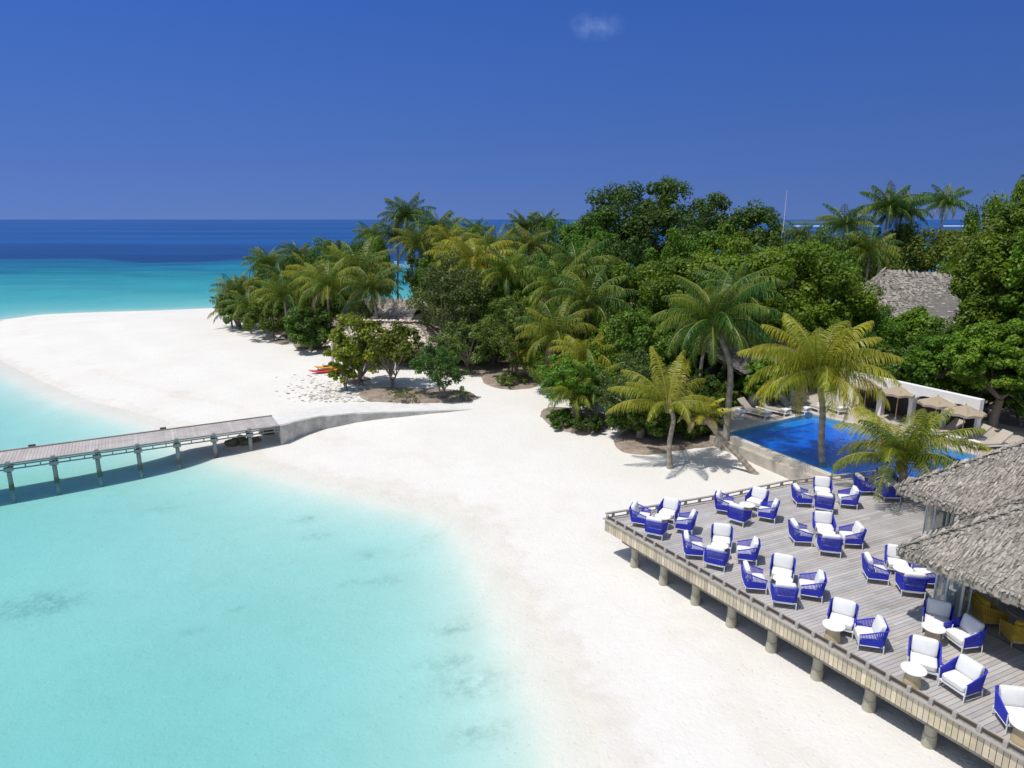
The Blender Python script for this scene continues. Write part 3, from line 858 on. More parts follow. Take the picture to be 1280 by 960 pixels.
# ------------------------------------------------------------------ thatched roofs
def thatch_face(m, a, b, c, d, rr, sx=.12, sy=.30, lift=.05):
    """shingle tufts over the quad a-b (eave) c-d (top: c above b, d above a)"""
    a, b, c, d = [Vector(p) for p in (a, b, c, d)]
    nrm = (b - a).cross(d - a).normalized()
    if nrm.z < 0: nrm = -nrm
    hgt = ((d + c) / 2 - (a + b) / 2).length
    rows = int(hgt / (sy * .42))
    for j in range(-1, rows + 1):
        t = j / rows
        l = a + (d - a) * t; r_ = b + (c - b) * t
        wdt = (r_ - l).length
        k = max(1, int(wdt / (sx * .62)))
        up = ((d + c) / 2 - (a + b) / 2).normalized()
        al = (r_ - l).normalized() if wdt > .01 else (b - a).normalized()
        for i in range(k):
            s = (i + rr.uniform(.1, .9)) / k
            p = l + (r_ - l) * s + al * rr.uniform(-.05, .05) + up * rr.uniform(-.06, .06)
            ww = sx * rr.uniform(.5, 1.0); ll = sy * rr.uniform(.7, 1.25)
            sk = al * rr.uniform(-.25, .25) * sx
            li = lift * rr.uniform(.4, 1.5)
            g = rr.gauss(1, .25) + .30 * noise.noise(p * 1.9 + Vector((j * .37, 0, 0))); g = max(.42, min(1.5, g)); q = rr.uniform(.93, 1.0)
            p0 = p + nrm * li; p1 = p + up * ll + nrm * (.012)
            m.add([p0 - al * ww / 2 + sk, p0 + al * ww / 2 + sk + nrm * rr.uniform(-.02, .02), p1 + al * ww / 2, p1 - al * ww / 2], [(0, 1, 2, 3)], col=(g, g * (q + .01), g * q * .975))

thatch_face(thatch_face_later[5], *thatch_face_later[:4], thatch_face_later[4], sx=.16, sy=.35)
thatch_face_later[5].c = [tuple(k * .55 for k in c_) for c_ in thatch_face_later[5].c]  # thatch colours darkened to put in the shade of trees overhead
thatch_face_later[5].build('roof', M['thatch'], pavi)

def hip_roof(name, label, corner, e1, L1, L2, zE, pitch, cat='thatched roof', seed=1, ridge=0.0, root=None, sx=.13):
    rr = random.Random(seed)
    O = Vector((corner.x, corner.y, 0))
    e2 = Vector((-e1.y, e1.x, 0))
    own = root is None
    if own:
        root = empty(name, (O.x, O.y, 0)); tag(root, label, cat)
    c0 = Vector((0, 0, zE)); c1 = c0 + e1 * L1; c2 = c1 + e2 * L2; c3 = c0 + e2 * L2
    s = min(L1, L2) / 2; h = s * math.tan(pitch)
    if L1 >= L2: r0 = c0 + e1 * s + e2 * s; r1 = c1 - e1 * s + e2 * s
    else: r0 = c0 + e1 * s + e2 * s; r1 = c3 + e1 * s - e2 * s
    r0 = r0 + Vector((0, 0, h)); r1 = r1 + Vector((0, 0, h))
    if L1 >= L2: faces = [(c0, c1, r1, r0), (c1, c2, r1, r1), (c2, c3, r0, r1), (c3, c0, r0, r0)]
    else: faces = [(c0, c1, r0, r0), (c1, c2, r1, r0), (c2, c3, r1, r1), (c3, c0, r0, r1)]
    th = Vector((0, 0, .24))
    m = MB()
    for f in faces:
        q = list(f) if (f[2] - f[3]).length > 1e-4 else list(f[:3])
        m.add(q, [tuple(range(len(q)))], col=(.6, .6, .6))
    m.add([c0 - th, c1 - th, c2 - th, c3 - th], [(0, 1, 2, 3)], col=(.45, .42, .38))
    for a, b in ((c0, c1), (c1, c2), (c2, c3), (c3, c0)): m.add([a, b, b - th, a - th], [(0, 1, 2, 3)], col=(.45, .42, .38))
    for fi, f in enumerate(faces):
        if fi in (0, 3): thatch_face(m, f[0], f[1], f[2], f[3], rr, sx=.052, sy=.24, lift=.035)
        else: thatch_face(m, f[0], f[1], f[2], f[3], rr, sx=.2, sy=.34, lift=.04)
    # shaggy eave fringe
    for a, b in ((c0, c1), (c1, c2), (c2, c3), (c3, c0)):
        al = (b - a).normalized(); outn = Vector((al.y, -al.x, 0)); k = int((b - a).length / .05)
        for i in range(k):
            for lay in range(3):
                p = a + al * ((i + rr.random()) * .05) + outn * (.03 + .015 * lay)
                ww = rr.uniform(.05, .12); dl = rr.uniform(.16, .3); g = rr.gauss(.85, .16)
                zt = .05 - lay * .06
                m.add([p + Vector((0, 0, zt)) - al * ww, p + Vector((0, 0, zt)) + al * ww, p + al * ww * .6 + outn * rr.uniform(-.02, .07) - Vector((0, 0, dl)), p - al * ww * .6 + outn * rr.uniform(-.02, .07) - Vector((0, 0, dl))], [(0, 1, 2, 3)], col=(g, g * .96, g * .9))
    m.build('thatch', M['thatch'], root)
    # tufts folded over the ridge and hips
    m = MB()
    for a, b in ((c0, r0), (c1, r1 if L1 >= L2 else r0), (c2, r1), (c3, r0 if L1 >= L2 else r1)):
        ax = (b - a).normalized(); sd_ = ax.cross(Vector((0, 0, 1))).normalized(); k = int((b - a).length / .035)
        for i in range(k):
            p = a + (b - a) * ((i + rr.random()) / k)
            for sg in (-1, 1):
                g = max(.4, rr.gauss(.9, .25)); ww = rr.uniform(.02, .045); ln_ = rr.uniform(.12, .24)
                q = p + sd_ * (sg * ln_) - Vector((0, 0, ln_ * .42)) - ax * rr.uniform(.0, .14)
                t_ = Vector((0, 0, rr.uniform(.02, .06)))
                m.add([p - ax * ww + t_, p + ax * ww + t_, q + ax * ww + t_, q - ax * ww + t_], [(0, 1, 2, 3)], col=(g, g * .98, g * .94))
    m.build('hip_thatch', M['thatch'], root)
    return root
EZ = 3.95
e1 = d1.copy()
cr1 = flat(1126, 686, EZ - .05); cr2 = flat(1124, 610, EZ - .05)
cr1 = Vector((cr1[0], cr1[1], 0)); cr2 = Vector((cr2[0], cr2[1], 0))
hip_roof('thatched_roof', 'nearer grey thatched roof at the right edge, over the yellow chairs', cr1, e1, 9, 9, EZ, R(37), seed=2)
hip_roof('thatched_roof', 'farther grey thatched roof at the right edge, its tip beside the deck palm', cr2, e1, 9, 9, EZ, R(37), seed=4)
# rear thatched house among the trees
rp = P(1120, 66)
zR = ztop(341, 60) + .9
ra = P(1090, 60); rb = P(1178, 60)
hh_root = empty('thatched_house', (ra.x, ra.y, ra.z)); tag(hh_root, 'thatched house half hidden by trees on the right, only its steep grey roof showing', 'house')
m = MB(); rr = random.Random(9)
za = zR - ra.z
a = Vector((-2.6, -5.4, za - 4.6)); b = Vector((9.5, -7.5, za - 4.9)); c = Vector((9.0, -2.5, za - .6)); d = Vector((0, 0, za))
m.add([a, b, c, d], [(0, 1, 2, 3)], col=(.6, .6, .6)); thatch_face(m, a, b, c, d, rr, sx=.25, sy=.5, lift=.07)
a2 = Vector((-3.4, 3.4, za - 4.6)); m.add([a2, a, d], [(0, 1, 2)], col=(.6, .6, .6)); thatch_face(m, a2, a, d, d, rr, sx=.25, sy=.5, lift=.07)
m.c = [tuple(k * .82 for k in c_) for c_ in m.c]; b2 = Vector((10, 4, za - 4.9)); m.add([a2, d, c, b2], [(0, 1, 2, 3)], col=(.6, .6, .6)); m.add([b, b2, c], [(0, 1, 2)], col=(.6, .6, .6))
m.build('roof', M['thatch'], hh_root)
m = MB(); m.prism([(-1.8, -4.4), (8.5, -6), (8.8, 2.6), (-2.2, 2.4)], 0, za - 4.2); m.build('wall', M['wall'], hh_root)

# glazed round bays under the eaves
def glass_bay(c, r, label):
    root = empty('glazed_bay', (c.x, c.y, DZ)); tag(root, label, 'glass bay', 'round glazed bays under the thatched eaves')
    hgt = EZ - DZ - .1
    m = MB(); m.lathe([(r * .55, 0), (r * .55, hgt)], n=24); m.build('core_column', M['wall'], root, smooth=False)
    m = MB()
    n = 7
    for k in range(n):
        t = 2 * math.pi * k / n + .2; p = Vector((r * math.cos(t), r * math.sin(t), 0))
        m.box(p + Vector((0, 0, hgt / 2)), (.035, .06, hgt), rz=t)
    for zz in (.04, hgt - .05):
        m.lathe([(r - .03, zz - .03), (r + .02, zz - .03), (r + .02, zz + .03), (r - .03, zz + .03)], n=30)
    m.build('frame', M['white'], root)
    m = MB()
    for k in range(n):
        t0 = 2 * math.pi * k / n + .2; t1 = t0 + 2 * math.pi / n
        for i in range(3):
            u0 = t0 + (t1 - t0) * i / 3; u1 = t0 + (t1 - t0) * (i + 1) / 3
            m.add([(r * math.cos(u0), r * math.sin(u0), .07), (r * math.cos(u1), r * math.sin(u1), .07), (r * math.cos(u1), r * math.sin(u1), hgt - .08), (r * math.cos(u0), r * math.sin(u0), hgt - .08)], [(0, 1, 2, 3)])
    m.build('glass', M['glass'], root)
    m = MB()
    for s in (-1, 1): m.box((-r - .04, s * .05, 1.0), (.03, .02, .45)); m.box((-r - .02, s * .05, 1.0), (.05, .02, .05))
    m.build('handle', M['steel'], root).rotation_euler = (0, 0, R(35))
b1 = dk(1185, 770); b2 = dk(1170, 672)
glass_bay(b1, .42, 'round glazed bay under the nearer thatched eave, beside the white lounge chairs')
glass_bay(b2, .42, 'round glazed bay under the farther thatched eave near the deck palm')
# lounge floor under the nearer roof with its track
t0 = dk(1193, 769); td = (dk(1280, 815) - t0).normalized(); tn = Vector((-td.y, td.x, 0))
if tn.x < 0: tn = -tn
m = MB(); m.prism([(p.x, p.y) for p in (t0, t0 + td * 9, t0 + td * 9 + tn * 6, t0 + tn * 6)], DZ + .003, DZ + .016)
o = m.build('lounge_floor', mat('lounge_tile', (.40, .35, .29), .35, var=.08)); tag(o, 'beige tiled floor of the open lounge', kind='structure')
m = MB(); m.bar(t0 - tn * .05 + Vector((0, 0, .02)), t0 - tn * .05 + td * 9 + Vector((0, 0, .02)), .09, .03)
o = m.build('door_track', M['steel']); tag(o, 'blue grey sliding door track edging the lounge floor', 'track')

# ------------------------------------------------------------------ parasols and loungers
def parasol(px, py, label, s=1.0):
    zt = PZ + 2.35 * .86
    x, y = flat(px, py, zt - .2)
    root = empty('parasol', (x, y, PZ + .012)); root.scale = (.86, .86, .84); tag(root, label, 'parasol', 'tan parasols by the cabana wall')
    m = MB(); n = 8; r = 1.08; top = Vector((0, 0, 2.4)); 
    rim = [Vector((r * math.cos(2 * math.pi * k / n + .3), r * math.sin(2 * math.pi * k / n + .3), 1.95)) for k in range(n)]
    for k in range(n):
        a, b = rim[k], rim[(k + 1) % n]; mid = (a + b) / 2 * 1.0 + Vector((0, 0, .06)) * 1
        mm_ = (top + (a + b) / 2) / 2 - Vector((0, 0, .05))
        m.add([top, a, mid, b, mm_], [(0, 1, 4), (1, 2, 4), (2, 3, 4), (3, 0, 4)])
        m.add([a, mid, b, b - Vector((0, 0, .14)), mid * .99 - Vector((0, 0, .13)), a - Vector((0, 0, .14))], [(0, 1, 4, 5), (1, 2, 3, 4)])
    m.build('canopy', M['canvas'], root)
    m = MB(); m.lathe([(.0, 2.55), (.03, 2.5), (.045, 2.44), (.03, 2.38)][::-1], n=8); m.build('finial', M['teak'], root)
    m = MB(); m.tube([(0, 0, 0), (0, 0, 2.4)], .028, 8); m.build('pole', M['teak'], root)
    m = MB()
    for a in rim: m.bar(top - Vector((0, 0, .1)), a - Vector((0, 0, .03)), .02, .02)
    m.build('ribs', M['teak'], root)
    m = MB(); m.lathe([(.26, 0), (.26, .05), (.05, .1), (.05, .25)], n=16); m.build('base', M['white'], root)
parasol(1084, 478, 'tan parasol nearest the tall yellow palm, leftmost at the cabana wall')
parasol(1124, 487, 'tan parasol in the middle niche of the white wall, peaked and fully lit')
parasol(1172, 500, 'tan parasol standing over the paired loungers at the pool corner')
parasol(1207, 511, 'tan parasol mostly hidden by the dark tree at the right end of the white wall')

def lounger(pos, ang, label, proto=[None]):
    if proto[0] is None:
        root = empty('pool_lounger'); 
        m = MB(); m.box((0, 0, .2), (1.95, .66, .07))
        for sx in (-.85, .85):
            for sy in (-.27, .27): m.box((sx, sy, .08), (.06, .06, .17))
        m.build('frame', M['white'], root, bevel=.01)
        m = MB(); m.box((.3, 0, .29), (1.3, .64, .11)); m.build('seat_cushion', mat('taupe_cushion', (.44, .38, .31), .95, var=.06), root, bevel=.03)
        m = MB(); rot = Matrix.Rotation(R(42), 3, 'Y'); m.box((-.66, 0, .55), (.85, .64, .11), rot=rot)
        m.build('backrest', bpy.data.materials['taupe_cushion'], root, bevel=.03)
        m = MB(); m.box((.78, 0, .375), (.34, .5, .06)); m.build('folded_towel', M['cushion'], root, bevel=.02)
        proto[0] = root; r_ = root
    else: r_ = copy_tree(proto[0])
    r_.location = pos; r_.rotation_euler = (0, 0, ang)
    tag(r_, label, 'lounger', 'loungers around the pool')
pe = (pB - pA).normalized(); fa2 = math.atan2(pe.y, pe.x)
for (px, py, lab, dz_) in [(943, 513, 'taupe lounger next to the low white side table, leftmost by the pool', .0), (967, 510, 'taupe lounger second from the left in front of the dark doorway', 0), (992, 508, 'taupe lounger against the white pillar behind the pool', 0), (1014, 505, 'taupe lounger facing the camera just left of the tall palm trunk', -.3), (1040, 507, 'taupe lounger facing the camera just right of the tall palm trunk', -.4)]:
    p = pz(px, py, PZ + .3); lounger((p.x, p.y, PZ + .012), fa2 - R(82) + dz_, lab)
pe2 = (pC - pB).normalized(); fb = math.atan2(pe2.y, pe2.x)
for (px, py, lab) in [(1178, 538, 'cream lounger left of the white table under the right parasol'), (1210, 545, 'grey lounger behind the white pedestal table at the right pool corner'), (1236, 553, 'cream lounger at the far right, half under the dark tree above the thatch')]:
    p = pz(px, py, PZ + .3); lounger((p.x, p.y, PZ + .012), fb - R(100) - .3, lab)
def side_table(px, py, label):
    p = pz(px, py, PZ + .4); root = empty('side_table', (p.x, p.y, PZ + .012)); tag(root, label, 'side table')
    m = MB(); m.lathe([(.34, .40), (.35, .42), (.35, .45), (.33, .46)], n=20); m.build('table_top', M['white'], root)
    m = MB(); m.lathe([(.22, 0), (.2, .03), (.06, .08), (.06, .40)], n=14); m.build('pedestal', M['white'], root)
side_table(926, 515, 'low white side table at the left end of the pool loungers')
side_table(1197, 546, 'round white pedestal table between the loungers at the right pool corner')

# ------------------------------------------------------------------ chairs and tables
def upath(n=44):
    """U-shaped plan of the woven shell: front left, back left corner, back right corner, front right; front is +x"""
    pts = []
    hw, xb, xf, r = .39, -.36, .36, .10
    segs = [('l', (xf, hw), (xb + r, hw)), ('a', (xb + r, hw - r), 90, 180), ('l', (xb, hw - r), (xb, -hw + r)), ('a', (xb + r, -hw + r), 180, 270), ('l', (xb + r, -hw), (xf, -hw))]
    lens = []
    for s in segs: lens.append(math.dist(s[1], s[2]) if s[0] == 'l' else r * math.pi / 2)
    tot = sum(lens)
    for i in range(n + 1):
        d = tot * i / n
        for s, l in zip(segs, lens):
            if d <= l + 1e-9: break
            d -= l
        t = min(1, d / l)
        if s[0] == 'l':
            x = s[1][0] + (s[2][0] - s[1][0]) * t; y = s[1][1] + (s[2][1] - s[1][1]) * t
        else:
            a = R(s[2] + (s[3] - s[2]) * t); x = s[1][0] + r * math.cos(a); y = s[1][1] + r * math.sin(a)
        pts.append((x, y))
    return pts
def top_z(x):   # arm slopes up to the back
    t = (0.36 - x) / .73
    return .53 + .23 * t ** 1.2
def make_chair(ropem, framem, cushm, name='lounge_chair'):
    root = empty(name)
    up = upath(52)
    def pt(k, f):      # f 0 at seat frame, 1 at top; flares outward
        x, y = up[k]; zt = top_z(x); z = .20 + (zt - .20) * f
        fl = 1 - .07 * (1 - f); bk = -.07 * f * max(0, -x - .1) / .27
        return Vector((x * fl + bk, y * fl, z))
    m = MB()
    for k in range(0, 53):
        a, b = pt(k, .0), pt(k, 1.0)
        x, y = up[k]
        k2 = min(52, k + 1); k1 = max(0, k - 1)
        tg = (pt(k2, .5) - pt(k1, .5)).normalized()
        n = 4; rgt = tg * .0125; nn = tg.cross(Vector((0, 0, 1))) * .008
        vs = []
        for i in range(n + 1):
            p = pt(k, i / n); vs += [p - rgt - nn, p + rgt - nn, p + rgt + nn, p - rgt + nn]
        fs = []
        for i in range(n):
            o = 4 * i; fs += [(o, o+1, o+5, o+4), (o+1, o+2, o+6, o+5), (o+2, o+3, o+7, o+6), (o+3, o, o+4, o+7)]
        m.add(vs, fs)
    # horizontal woven lower band
    for f0, f1 in ((.02, .10), (.12, .20), (.22, .30), (.32, .40), (.42, .47)):
        vs = []; fs = []
        for k in range(53):
            for f in (f0, f1):
                p = pt(k, f); q = Vector((p.x, p.y, 0)).normalized() * .006; vs += [p + q, p - q]
        for k in range(52):
            o = 4 * k; fs += [(o, o+4, o+6, o+2), (o+1, o+3, o+7, o+5), (o, o+1, o+5, o+4), (o+2, o+6, o+7, o+3)]
        m.add(vs, fs)
    m.tube([pt(k, 1.0) for k in range(53)], .019, 6)
    m.build('rope_weave', ropem, root)
    # white frame: seat ring, arm fronts
    m = MB()
    m.tube([pt(k, 0) for k in range(0, 53, 2)], .017, 6)
    m.bar((.33, -.36, .22), (.33, .36, .22), .04, .05)
    for s in (-1, 1): m.tube([(.345, s * .375, .2), (.365, s * .392, .53)], .016, 6)
    m.box((-.02, 0, .24), (.66, .66, .03))
    m.build('frame', framem, root)
    for sx, sy in ((1, 1), (1, -1), (-1, 1), (-1, -1)):
        m = MB(); x = .34 if sx > 0 else -.33
        m.tube([(x + .015 * sx, sy * .365, 0), (x, sy * .36, .24)], [.013, .02], 8); m.build('leg', framem, root)
    # cushions: rounded boxes
    def cushion(nm, size, c, rot):
        bm = bmesh.new(); bmesh.ops.create_cube(bm, size=1)
        bmesh.ops.subdivide_edges(bm, edges=bm.edges[:], cuts=6, use_grid_fill=True)
        for v in bm.verts:
            q = v.co * 2
            k = (abs(q.x) ** 12 + abs(q.y) ** 12 + abs(q.z) ** 12) ** (1 / 12)
            l = max(abs(q.x), abs(q.y), abs(q.z))
            v.co = v.co * (l / k if k else 1)
            puff = (1 - (q.x * .9) ** 2) * (1 - (q.y * .9) ** 2) if nm == 'seat_cushion' else (1 - (q.y * .9) ** 2) * (1 - (q.z * .9) ** 2)
            v.co = Vector((v.co.x * size[0], v.co.y * size[1], v.co.z * size[2]))
            if nm == 'seat_cushion': v.co.z += .02 * puff * (1 if q.z > 0 else 0)
            else: v.co.x += .03 * puff * (1 if q.x > 0 else -1)
        me = bpy.data.meshes.new(nm); bm.to_mesh(me); bm.free(); me.materials.append(cushm)
        for p in me.polygons: p.use_smooth = True
        o = bpy.data.objects.new(nm, me); C.objects.link(o); o.parent = root; o.location = c; o.rotation_euler = rot
    cushion('seat_cushion', (.66, .66, .17), (.03, 0, .34), (0, 0, 0))
    cushion('back_cushion', (.15, .64, .46), (-.24, 0, .65), (0, R(-15), 0))
    return root
chair0 = make_chair(M['rope'], M['white'], M['cushion'])
ychair0 = make_chair(M['ylw'], M['teak'], mat('mustard_cushion', (.50, .31, .04), .95, var=.05), 'yellow_armchair')
used = {'b': False, 'y': False}
def put_chair(px, py, ang, label, group, kind='b'):
    src = chair0 if kind == 'b' else ychair0
    o = copy_tree(src) if used[kind] else src
    used[kind] = True
    p = dk(px, py, .42)
    o.location = (p.x, p.y, DZ + (.0 if kind == 'b' else .016)); o.rotation_euler = (0, 0, ang); o.scale = (.86, .86, .9)
    tag(o, label, 'chair', group); return p
def make_table(cone=True):
    root = empty('round_table')
    m = MB(); m.lathe([(.25, .415), (.27, .42), (.275, .43), (.275, .445), (.265, .45)], n=28); m.build('table_top', M['white'], root)
    m = MB(); m.lathe([(.20, 0), (.20, .015), (.15, .40), (.15, .415)], n=22); m.build('pedestal', M['teak'], root)
    return root
table0 = make_table(); tused = [False]
def put_table(p, label, group):
    o = copy_tree(table0) if tused[0] else table0; tused[0] = True
    o.location = (p.x, p.y, DZ); tag(o, label, 'table', group)

clusters = [
 ('at the left tip of the deck', [(801,642,'left'),(836,637,'rear'),(820,656,'front'),(857,650,'right')]),
 ('in the second cluster along the rail', [(906,627,'left'),(946,623,'rear'),(924,640,'front'),(960,636,'right')]),
 ('in the cluster below the pool palm', [(1003,618,'left'),(1028,609,'rear'),(1031,626,'front'),(1060,620,'right')]),
 ('in the cluster just below the tip', [(867,680,'left'),(902,671,'rear'),(896,693,'front'),(934,686,'right')]),
 ('in the middle of the deck', [(1001,664,'left'),(1030,655,'rear'),(1037,677,'front'),(1064,667,'right')]),
 ('midway along the sea edge', [(943,720,'left'),(978,711,'rear'),(980,738,'front'),(1014,729,'right')]),
 ('beside the nearer glazed bay', [(1095,709,'left'),(1122,699,'rear'),(1139,725,'front'),(1160,714,'right')]),
]
grp = 'blue lounge chairs on the deck'
for nm, cs in clusters:
    ps = [dk(a, b, .42) for a, b, _ in cs]
    c = sum(ps, Vector()) / len(ps)
    for (a, b, side), p in zip(cs, ps):
        ang = math.atan2(c.y - p.y, c.x - p.x) + rng.uniform(-.1, .1)
        desc = {'left': 'left of its table', 'rear': 'behind its table, cushions facing us', 'front': 'with its woven back to us', 'right': 'right of its table'}[side]
        put_chair(a, b, ang, 'blue rope chair ' + desc + ', ' + nm, grp)
    put_table(c, 'round white table amid four blue chairs ' + nm, 'round tables on the deck')
ps = [dk(1081, 604, .42), dk(1108, 598, .42), dk(1111, 611, .42)]
c = Vector((ps[1].x + .0, (ps[1].y + ps[2].y) / 2, DZ)) + Vector((-.12, 0, 0))
put_chair(1081, 604, 0.0, 'blue rope chair left of its table, near the deck palm', grp)
put_chair(1109, 597, R(-95), 'blue rope chair facing us just left of the deck palm', grp)
put_chair(1112, 612, R(88), 'blue rope chair with its woven back to us, touching the deck palm', grp)
put_table(c, 'round white table by the deck palm at the far end of the deck', 'round tables on the deck')
pairs = [
 ((1053, 770, -122), (1087, 789, 165), (1042, 783), 'in the lone pair near the sea edge'),
 ((1172, 771, -122), (1205, 790, 190), (1167, 786), 'in the pair below the glazed bay'),
 ((1155, 820, -120), (1203, 845, 200), (1142, 838), 'in the right pair nearest the sea edge'),
]
for A_, B_, T_, nm in pairs:
    put_chair(A_[0], A_[1], R(A_[2]), 'blue chair with cushions facing us ' + nm, grp)
    put_chair(B_[0], B_[1], R(B_[2]), 'blue chair turned left towards its table ' + nm, grp)
    put_table(dk(T_[0], T_[1], .4), 'small white round table on a wooden drum ' + nm, 'round tables on the deck')
put_chair(1272, 886, R(-100), 'blue chair cut by the right edge of the photo, nearest to us', grp)
put_table(dk(1281, 906, .42), 'round white table at the bottom right corner', 'round tables on the deck')
put_chair(1237, 762, R(-5), 'mustard yellow armchair just inside the shaded lounge, leftmost', 'yellow armchairs in the lounge', 'y')
put_chair(1272, 745, R(-70), 'mustard yellow armchair under the thatch at the back of the lounge', 'yellow armchairs in the lounge', 'y')
put_chair(1276, 787, R(80), 'mustard yellow armchair nearest to us in the shaded lounge', 'yellow armchairs in the lounge', 'y')
p = dk(1283, 768, .7); rt = empty('lounge_table', (p.x, p.y, DZ + .016)); tag(rt, 'round grey dining table between the yellow armchairs', 'table')
m = MB(); m.lathe([(.40, .68), (.42, .70), (.42, .73)], n=24); m.build('table_top', M['grey_concrete'], rt)
m = MB(); m.lathe([(.25, 0), (.24, .03), (.05, .06), (.05, .68)], n=14); m.build('pedestal', M['teak'], rt)

# ------------------------------------------------------------------ palms
def frond_geo(L, a0, bend, az, rr, tone, nl=34, droop=.55, wl=.055, tw=0.0, lscale=1.0, dead=0.0):
    """one coconut frond rooted at the origin"""
    V = []; Fq = []; Cc = []
    n = 14; pos = Vector((0, 0, 0)); pts = [pos.copy()]; dirs = []
    h = Vector((math.cos(az), math.sin(az), 0)); side_sw = rr.uniform(-.45, .45)
    for i in range(n):
        t = i / n; el = a0 - bend * (t ** 1.25)
        hh = (h + Vector((-h.y, h.x, 0)) * side_sw * t).normalized()
        d = hh * math.cos(el) + Vector((0, 0, 1)) * math.sin(el)
        dirs.append(d); pos = pos + d * (L / n); pts.append(pos.copy())
    dirs.append(dirs[-1])
    def add(vs, fs, c):
        b = len(V); V.extend(vs); Fq.extend([tuple(k + b for k in f) for f in fs]); Cc.extend([c] * len(vs))
    rc = (.34 * (1 - dead) + .2 * dead, .33 * (1 - dead) + .14 * dead, .07)
    for i in range(n):     # rachis
        w0 = .035 * (1 - i / n) + .008; w1 = .035 * (1 - (i + 1) / n) + .008
        s = dirs[i].cross(Vector((0, 0, 1))).normalized(); u = s.cross(dirs[i])
        s2 = dirs[i+1].cross(Vector((0, 0, 1))).normalized(); u2 = s2.cross(dirs[i+1])
        a = [pts[i] - s*w0, pts[i] + u*w0*.7, pts[i] + s*w0, pts[i] - u*w0*.5]; b = [pts[i+1] - s2*w1, pts[i+1] + u2*w1*.7, pts[i+1] + s2*w1, pts[i+1] - u2*w1*.5]
        add(a + b, [(0, 1, 5, 4), (1, 2, 6, 5), (2, 3, 7, 6), (3, 0, 4, 7)], rc)
    for i in range(nl):
        t = .13 + .86 * i / (nl - 1)
        f = t * n; k = min(n - 1, int(f)); p = pts[k].lerp(pts[k + 1], f - k); d = dirs[k]
        s0 = d.cross(Vector((0, 0, 1))).normalized(); u = s0.cross(d)
        ll = L * .27 * lscale * (math.sin(math.pi * (.16 + .80 * t)) ** .7) * rr.uniform(.85, 1.12)
        for sg in (-1, 1):
            s = s0 * sg
            d1_ = (s * .95 + d * (.45 + .5 * t) + u * (.34 - .25 * t + tw * sg) + Vector((0, 0, -droop * .55))).normalized()
            d1_ = (d1_ + Vector((rr.uniform(-.2, .2), rr.uniform(-.2, .2), rr.uniform(-.2, .2)))).normalized()
            d2_ = (d1_ + Vector((0, 0, -droop * rr.uniform(.8, 1.4)))).normalized()
            d3_ = (d2_ + Vector((0, 0, -droop * 1.1))).normalized()
            wv = d * (wl * .5)
            p1 = p + d1_ * ll * .4; p2 = p1 + d2_ * ll * .35; p3 = p2 + d3_ * ll * .28
            yel = tone + .35 * t * tone + rr.uniform(-.12, .12)
            yel = max(0, min(1, yel))
            g = rr.uniform(.8, 1.2)
            ca = ((.045 + .37 * yel) * g, (.125 + .27 * yel) * g, (.018 + .01 * yel) * g)
            if dead > 0: ca = (ca[0] * (1 - dead) + .23 * g * dead, ca[1] * (1 - dead) + .165 * g * dead, ca[2] * (1 - dead) + .10 * g * dead)
            add([p - wv * .6, p + wv * .6, p1 + wv, p1 - wv, p2 + wv * .7, p2 - wv * .7, p3], [(0, 1, 2, 3), (3, 2, 4, 5), (5, 4, 6, 6)], ca)
    return V, Fq, Cc

def crown_specs(n, rr, L, tone, spread=1.0, dead=2):
    out_ = []
    for i in range(n):
        u = (i + .5) / n                          # 0 = youngest upright, 1 = oldest hanging
        az = i * 2.39996 + rr.uniform(-.25, .25)
        a0 = R(82 - 78 * u * spread) + rr.uniform(-.1, .1)
        bend = R(60 + 62 * u) * rr.uniform(.75, 1.3)
        ln = L * (.72 + .35 * math.sin(math.pi * min(1, .25 + .6 * u))) * rr.uniform(.9, 1.08)
        out_.append((ln, a0, bend, az, max(0, min(1, tone + rr.uniform(-.2, .3))), (.55 if i % 2 else .8) if i >= n - dead else 0))
    return out_

def fix_tri(F4):
    return [tuple(dict.fromkeys(f)) for f in F4]

def trunk_mb(pts, r0, r1, rings=True):
    m = MB(); n = 26; P_ = [Vector(p) for p in pts]
    cs = []
    for i in range(n + 1):
        t = i / n * (len(P_) - 1); k = min(len(P_) - 2, int(t)); f = t - k
        p0 = P_[max(0, k - 1)]; p1 = P_[k]; p2 = P_[k + 1]; p3 = P_[min(len(P_) - 1, k + 2)]
        cs.append(.5 * ((2*p1) + (p2-p0)*f + (2*p0-5*p1+4*p2-p3)*f*f + (3*p1-p0-3*p2+p3)*f**3))
    rad = []
    for i in range(n + 1):
        t = i / n; rad.append((r0 + (r1 - r0) * t) * (1 + .55 * math.exp(-t * 14)) * (1 + (.07 if i % 2 else -.03)))
    m.tube(cs, rad, 10)
    for i, _ in enumerate(m.v): 
        g = .75 if (i // 10) % 2 else 1.1
        m.c[i] = (g, g, g)
    return m, cs[-1]

